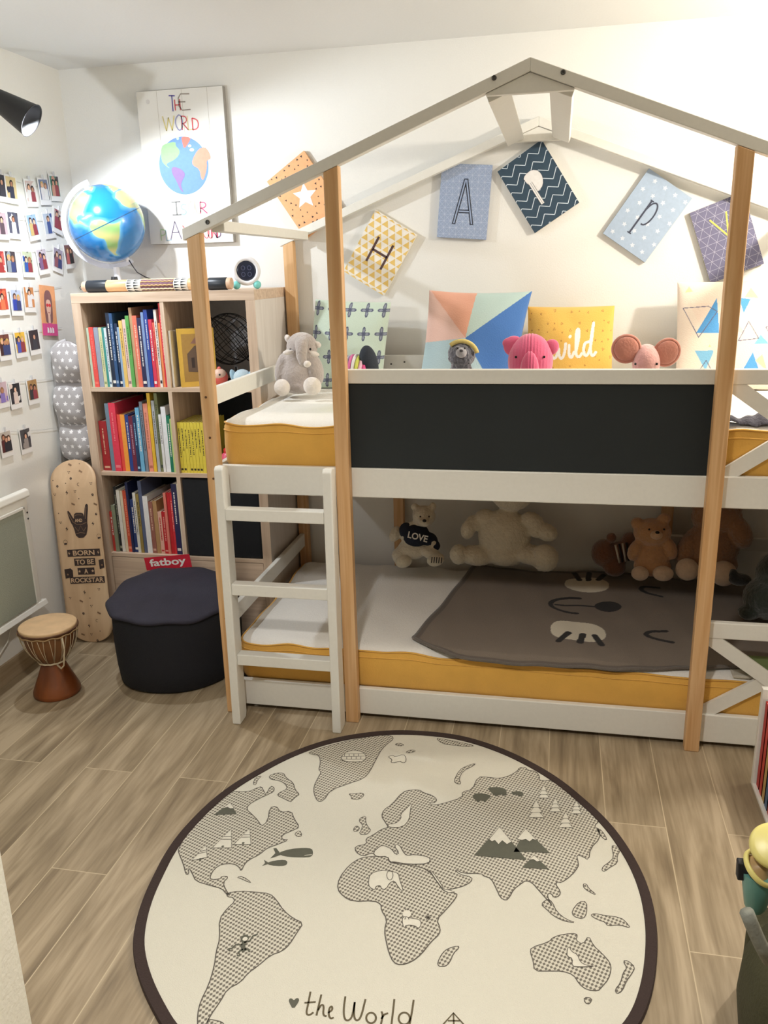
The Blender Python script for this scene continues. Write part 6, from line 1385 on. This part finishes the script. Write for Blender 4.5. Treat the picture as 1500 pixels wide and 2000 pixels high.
bfm = fur('beige_plush', (160, 114, 78), 1.1, 100); Yg = .80
T_ = toy('teddy_bear', 'big beige teddy bear partly hidden behind the right front post, lower bunk', Yg, LZ, bfm, [(1385, 1070, 55, 48, 0, 0, .09), (1400, 1010, 48, 36, .02), (1445, 1040, 22, 34, -.03, -25), (1340, 1075, 18, 34, -.03, 15), (1380, 1100, 58, 30, -.02, 0, .08), (1366, 990, 14, 14, .02), (1440, 985, 14, 14, .02)], amp=.006)
extra(T_, 'foot', Yg, fp, [(1342, 1112, 22, 22, -.10)]); extra(T_, 'foot', Yg, fp, [(1413, 1120, 25, 25, -.10)])

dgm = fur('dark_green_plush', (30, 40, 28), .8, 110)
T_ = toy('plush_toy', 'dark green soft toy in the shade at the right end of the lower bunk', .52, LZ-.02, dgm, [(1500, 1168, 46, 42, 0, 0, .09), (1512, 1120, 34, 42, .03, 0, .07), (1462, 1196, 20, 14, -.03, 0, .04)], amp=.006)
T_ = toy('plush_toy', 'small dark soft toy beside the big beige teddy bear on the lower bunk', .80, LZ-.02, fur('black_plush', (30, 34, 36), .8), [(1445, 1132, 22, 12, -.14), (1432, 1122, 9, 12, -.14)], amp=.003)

# ================================================================ things at the right edge
cr_ = thing('book_crate', 'low white shelf box of picture books on the floor by the bunk bed\'s foot', 'shelf', (1.86, -.45, 0))
def cb_(x0, x1, y0, y1, z0, z1, nm): MB().box(x0, x1, y0, y1, z0, z1, WHITE).build(nm, cr_, bevel=.002)
cb_(1.738, 2.0, -.165, -.145, 0, .325, 'side_panel'); cb_(1.738, 2.0, -.80, -.78, 0, .325, 'side_panel'); cb_(1.985, 2.0, -.78, -.165, 0, .325, 'back_panel'); cb_(1.738, 1.985, -.78, -.165, 0, .012, 'bottom_panel')
bcols = [((190, 44, 40), 'red'), ((206, 62, 50), 'bright red'), ((196, 160, 96), 'tan'), ((70, 100, 140), 'blue'), ((176, 60, 52), 'brick red')]
for i, (c3, nm) in enumerate(bcols):
    y = -.168-i*.034; mb = MB(); y0, y1 = y-.030, y-.002; k = plain(c3, .5); mb.box(1.748, 1.75, y0, y1, .0126, .29, k); mb.box(1.748, 1.94, y0, y0+.0015, .0126, .29, k); mb.box(1.748, 1.94, y1-.0015, y1, .0126, .29, k)
    o = mb.build('picture_book'); MB().box(1.7505, 1.936, y0+.002, y1-.002, .016, .286, PAPER).build('pages', o)
    tag(o, '%s picture book in the low white box, %s from the bed' % (nm, ['first', 'second', 'third', 'fourth', 'fifth'][i]), 'book', 'books in the low white box')
bp_ = thing('backpack', 'dark olive fabric backpack standing on the floor at the right edge', 'bag', (1.72, -1.02, 0))
olv = mat('olive_canvas', (62, 60, 36), .9, bump=.5, scale=160, var=.1); 
def bag_ring(z, kx, ky, cx_=1.662, cy_2=-1.10): return [(cx_+kx*abs(math.cos(t))**.6*(1 if math.cos(t) > 0 else -1), cy_2+ky*abs(math.sin(t))**.6*(1 if math.sin(t) > 0 else -1), z) for t in [2*PI*k/48 for k in range(48)]]
skin_([bag_ring(.001, .12, .10), bag_ring(.02, .135, .115), bag_ring(.10, .145, .125), bag_ring(.19, .140, .12), bag_ring(.25, .115, .10), bag_ring(.28, .06, .06)], olv, 'bag_body', bp_, True, True)
pc = Vector((1.600, -.945, 0)); MB().lathe([(.040, .001), (.046, .02), (.046, .15), (.042, .19)], olv, 32, pc).build('side_pocket', bp_)
MB().tube([on(1458, 1780, 1, -1.236), on(1466, 1800, 1, -1.238), on(1476, 1824, 1, -1.24), on(1488, 1850, 1, -1.24), on(1502, 1876, 1, -1.238)], .012, mat('grey_strap', (128, 130, 120), .8, bump=.4, scale=150), 8).build('strap', bp_)
M0 = Vector(on(1483, 1697, 1, -.95)); B0b = Vector(on(1474, 1776, 1, -.95)); ta = (M0-B0b).normalized(); hB = (M0-B0b).length; teal = mat('teal_plastic_bottle', (96, 146, 136), .3); yl = mat('yellow_lid', (230, 218, 134), .35)
bt = thing('water_bottle', 'teal water bottle with an open yellow lid and black clip in the backpack pocket', 'bottle', B0b)
MB().lathe([(.016, 0), (.022, .012), (.031, hB-.03), (.033, hB-.008)], teal, 36, B0b, ta).build('body', bt)
ra = Vector((.55, -.25, .80)).normalized(); MB().lathe([(.036, -.004), (.040, 0), (.040, .008), (.037, .010), (.033, .008), (.033, -.006)], yl, 36, M0, ra, cap=False).build('collar', bt)
MB().lathe([(.032, -.006), (.024, .004), (.012, .012), (.010, .018), (0, .018)], mat('spout_brown', (176, 146, 100), .4), 30, M0, ra, cap=False).build('spout', bt)
Lc2 = Vector(on(1512, 1652, 1, -.95)); MB().lathe([(.034, -.022), (.044, -.016), (.047, -.004), (.044, .008), (.036, .012), (.0, .013)], yl, 36, Lc2, Vector((-.15, -.6, .8))).build('lid', bt)
Kp = Vector(on(1450, 1698, 1, -.95)); MB().obox(Kp, Vector((.011, 0, 0)), Vector((0, .010, 0)), Vector((-.001, 0, .021)), BLACK).build('clip', bt, bevel=.003)
p = on(1492, 1262, 1, .10); mb = MB().obox((p[0]+.02, .12, .262), Vector((.07, 0, 0)), Vector((0, .05, 0)), Vector((0, 0, .012)), plain((120, 136, 84), .9)); mb.obox((p[0]+.0, .12, .243), Vector((.09, .0, 0)), Vector((0, .055, 0)), Vector((0, 0, .006)), plain((196, 190, 176), .9))
tag(mb.build('folded_cloth', bevel=.005), 'folded green and cream cloth at the right end of the lower bunk', 'cloth')
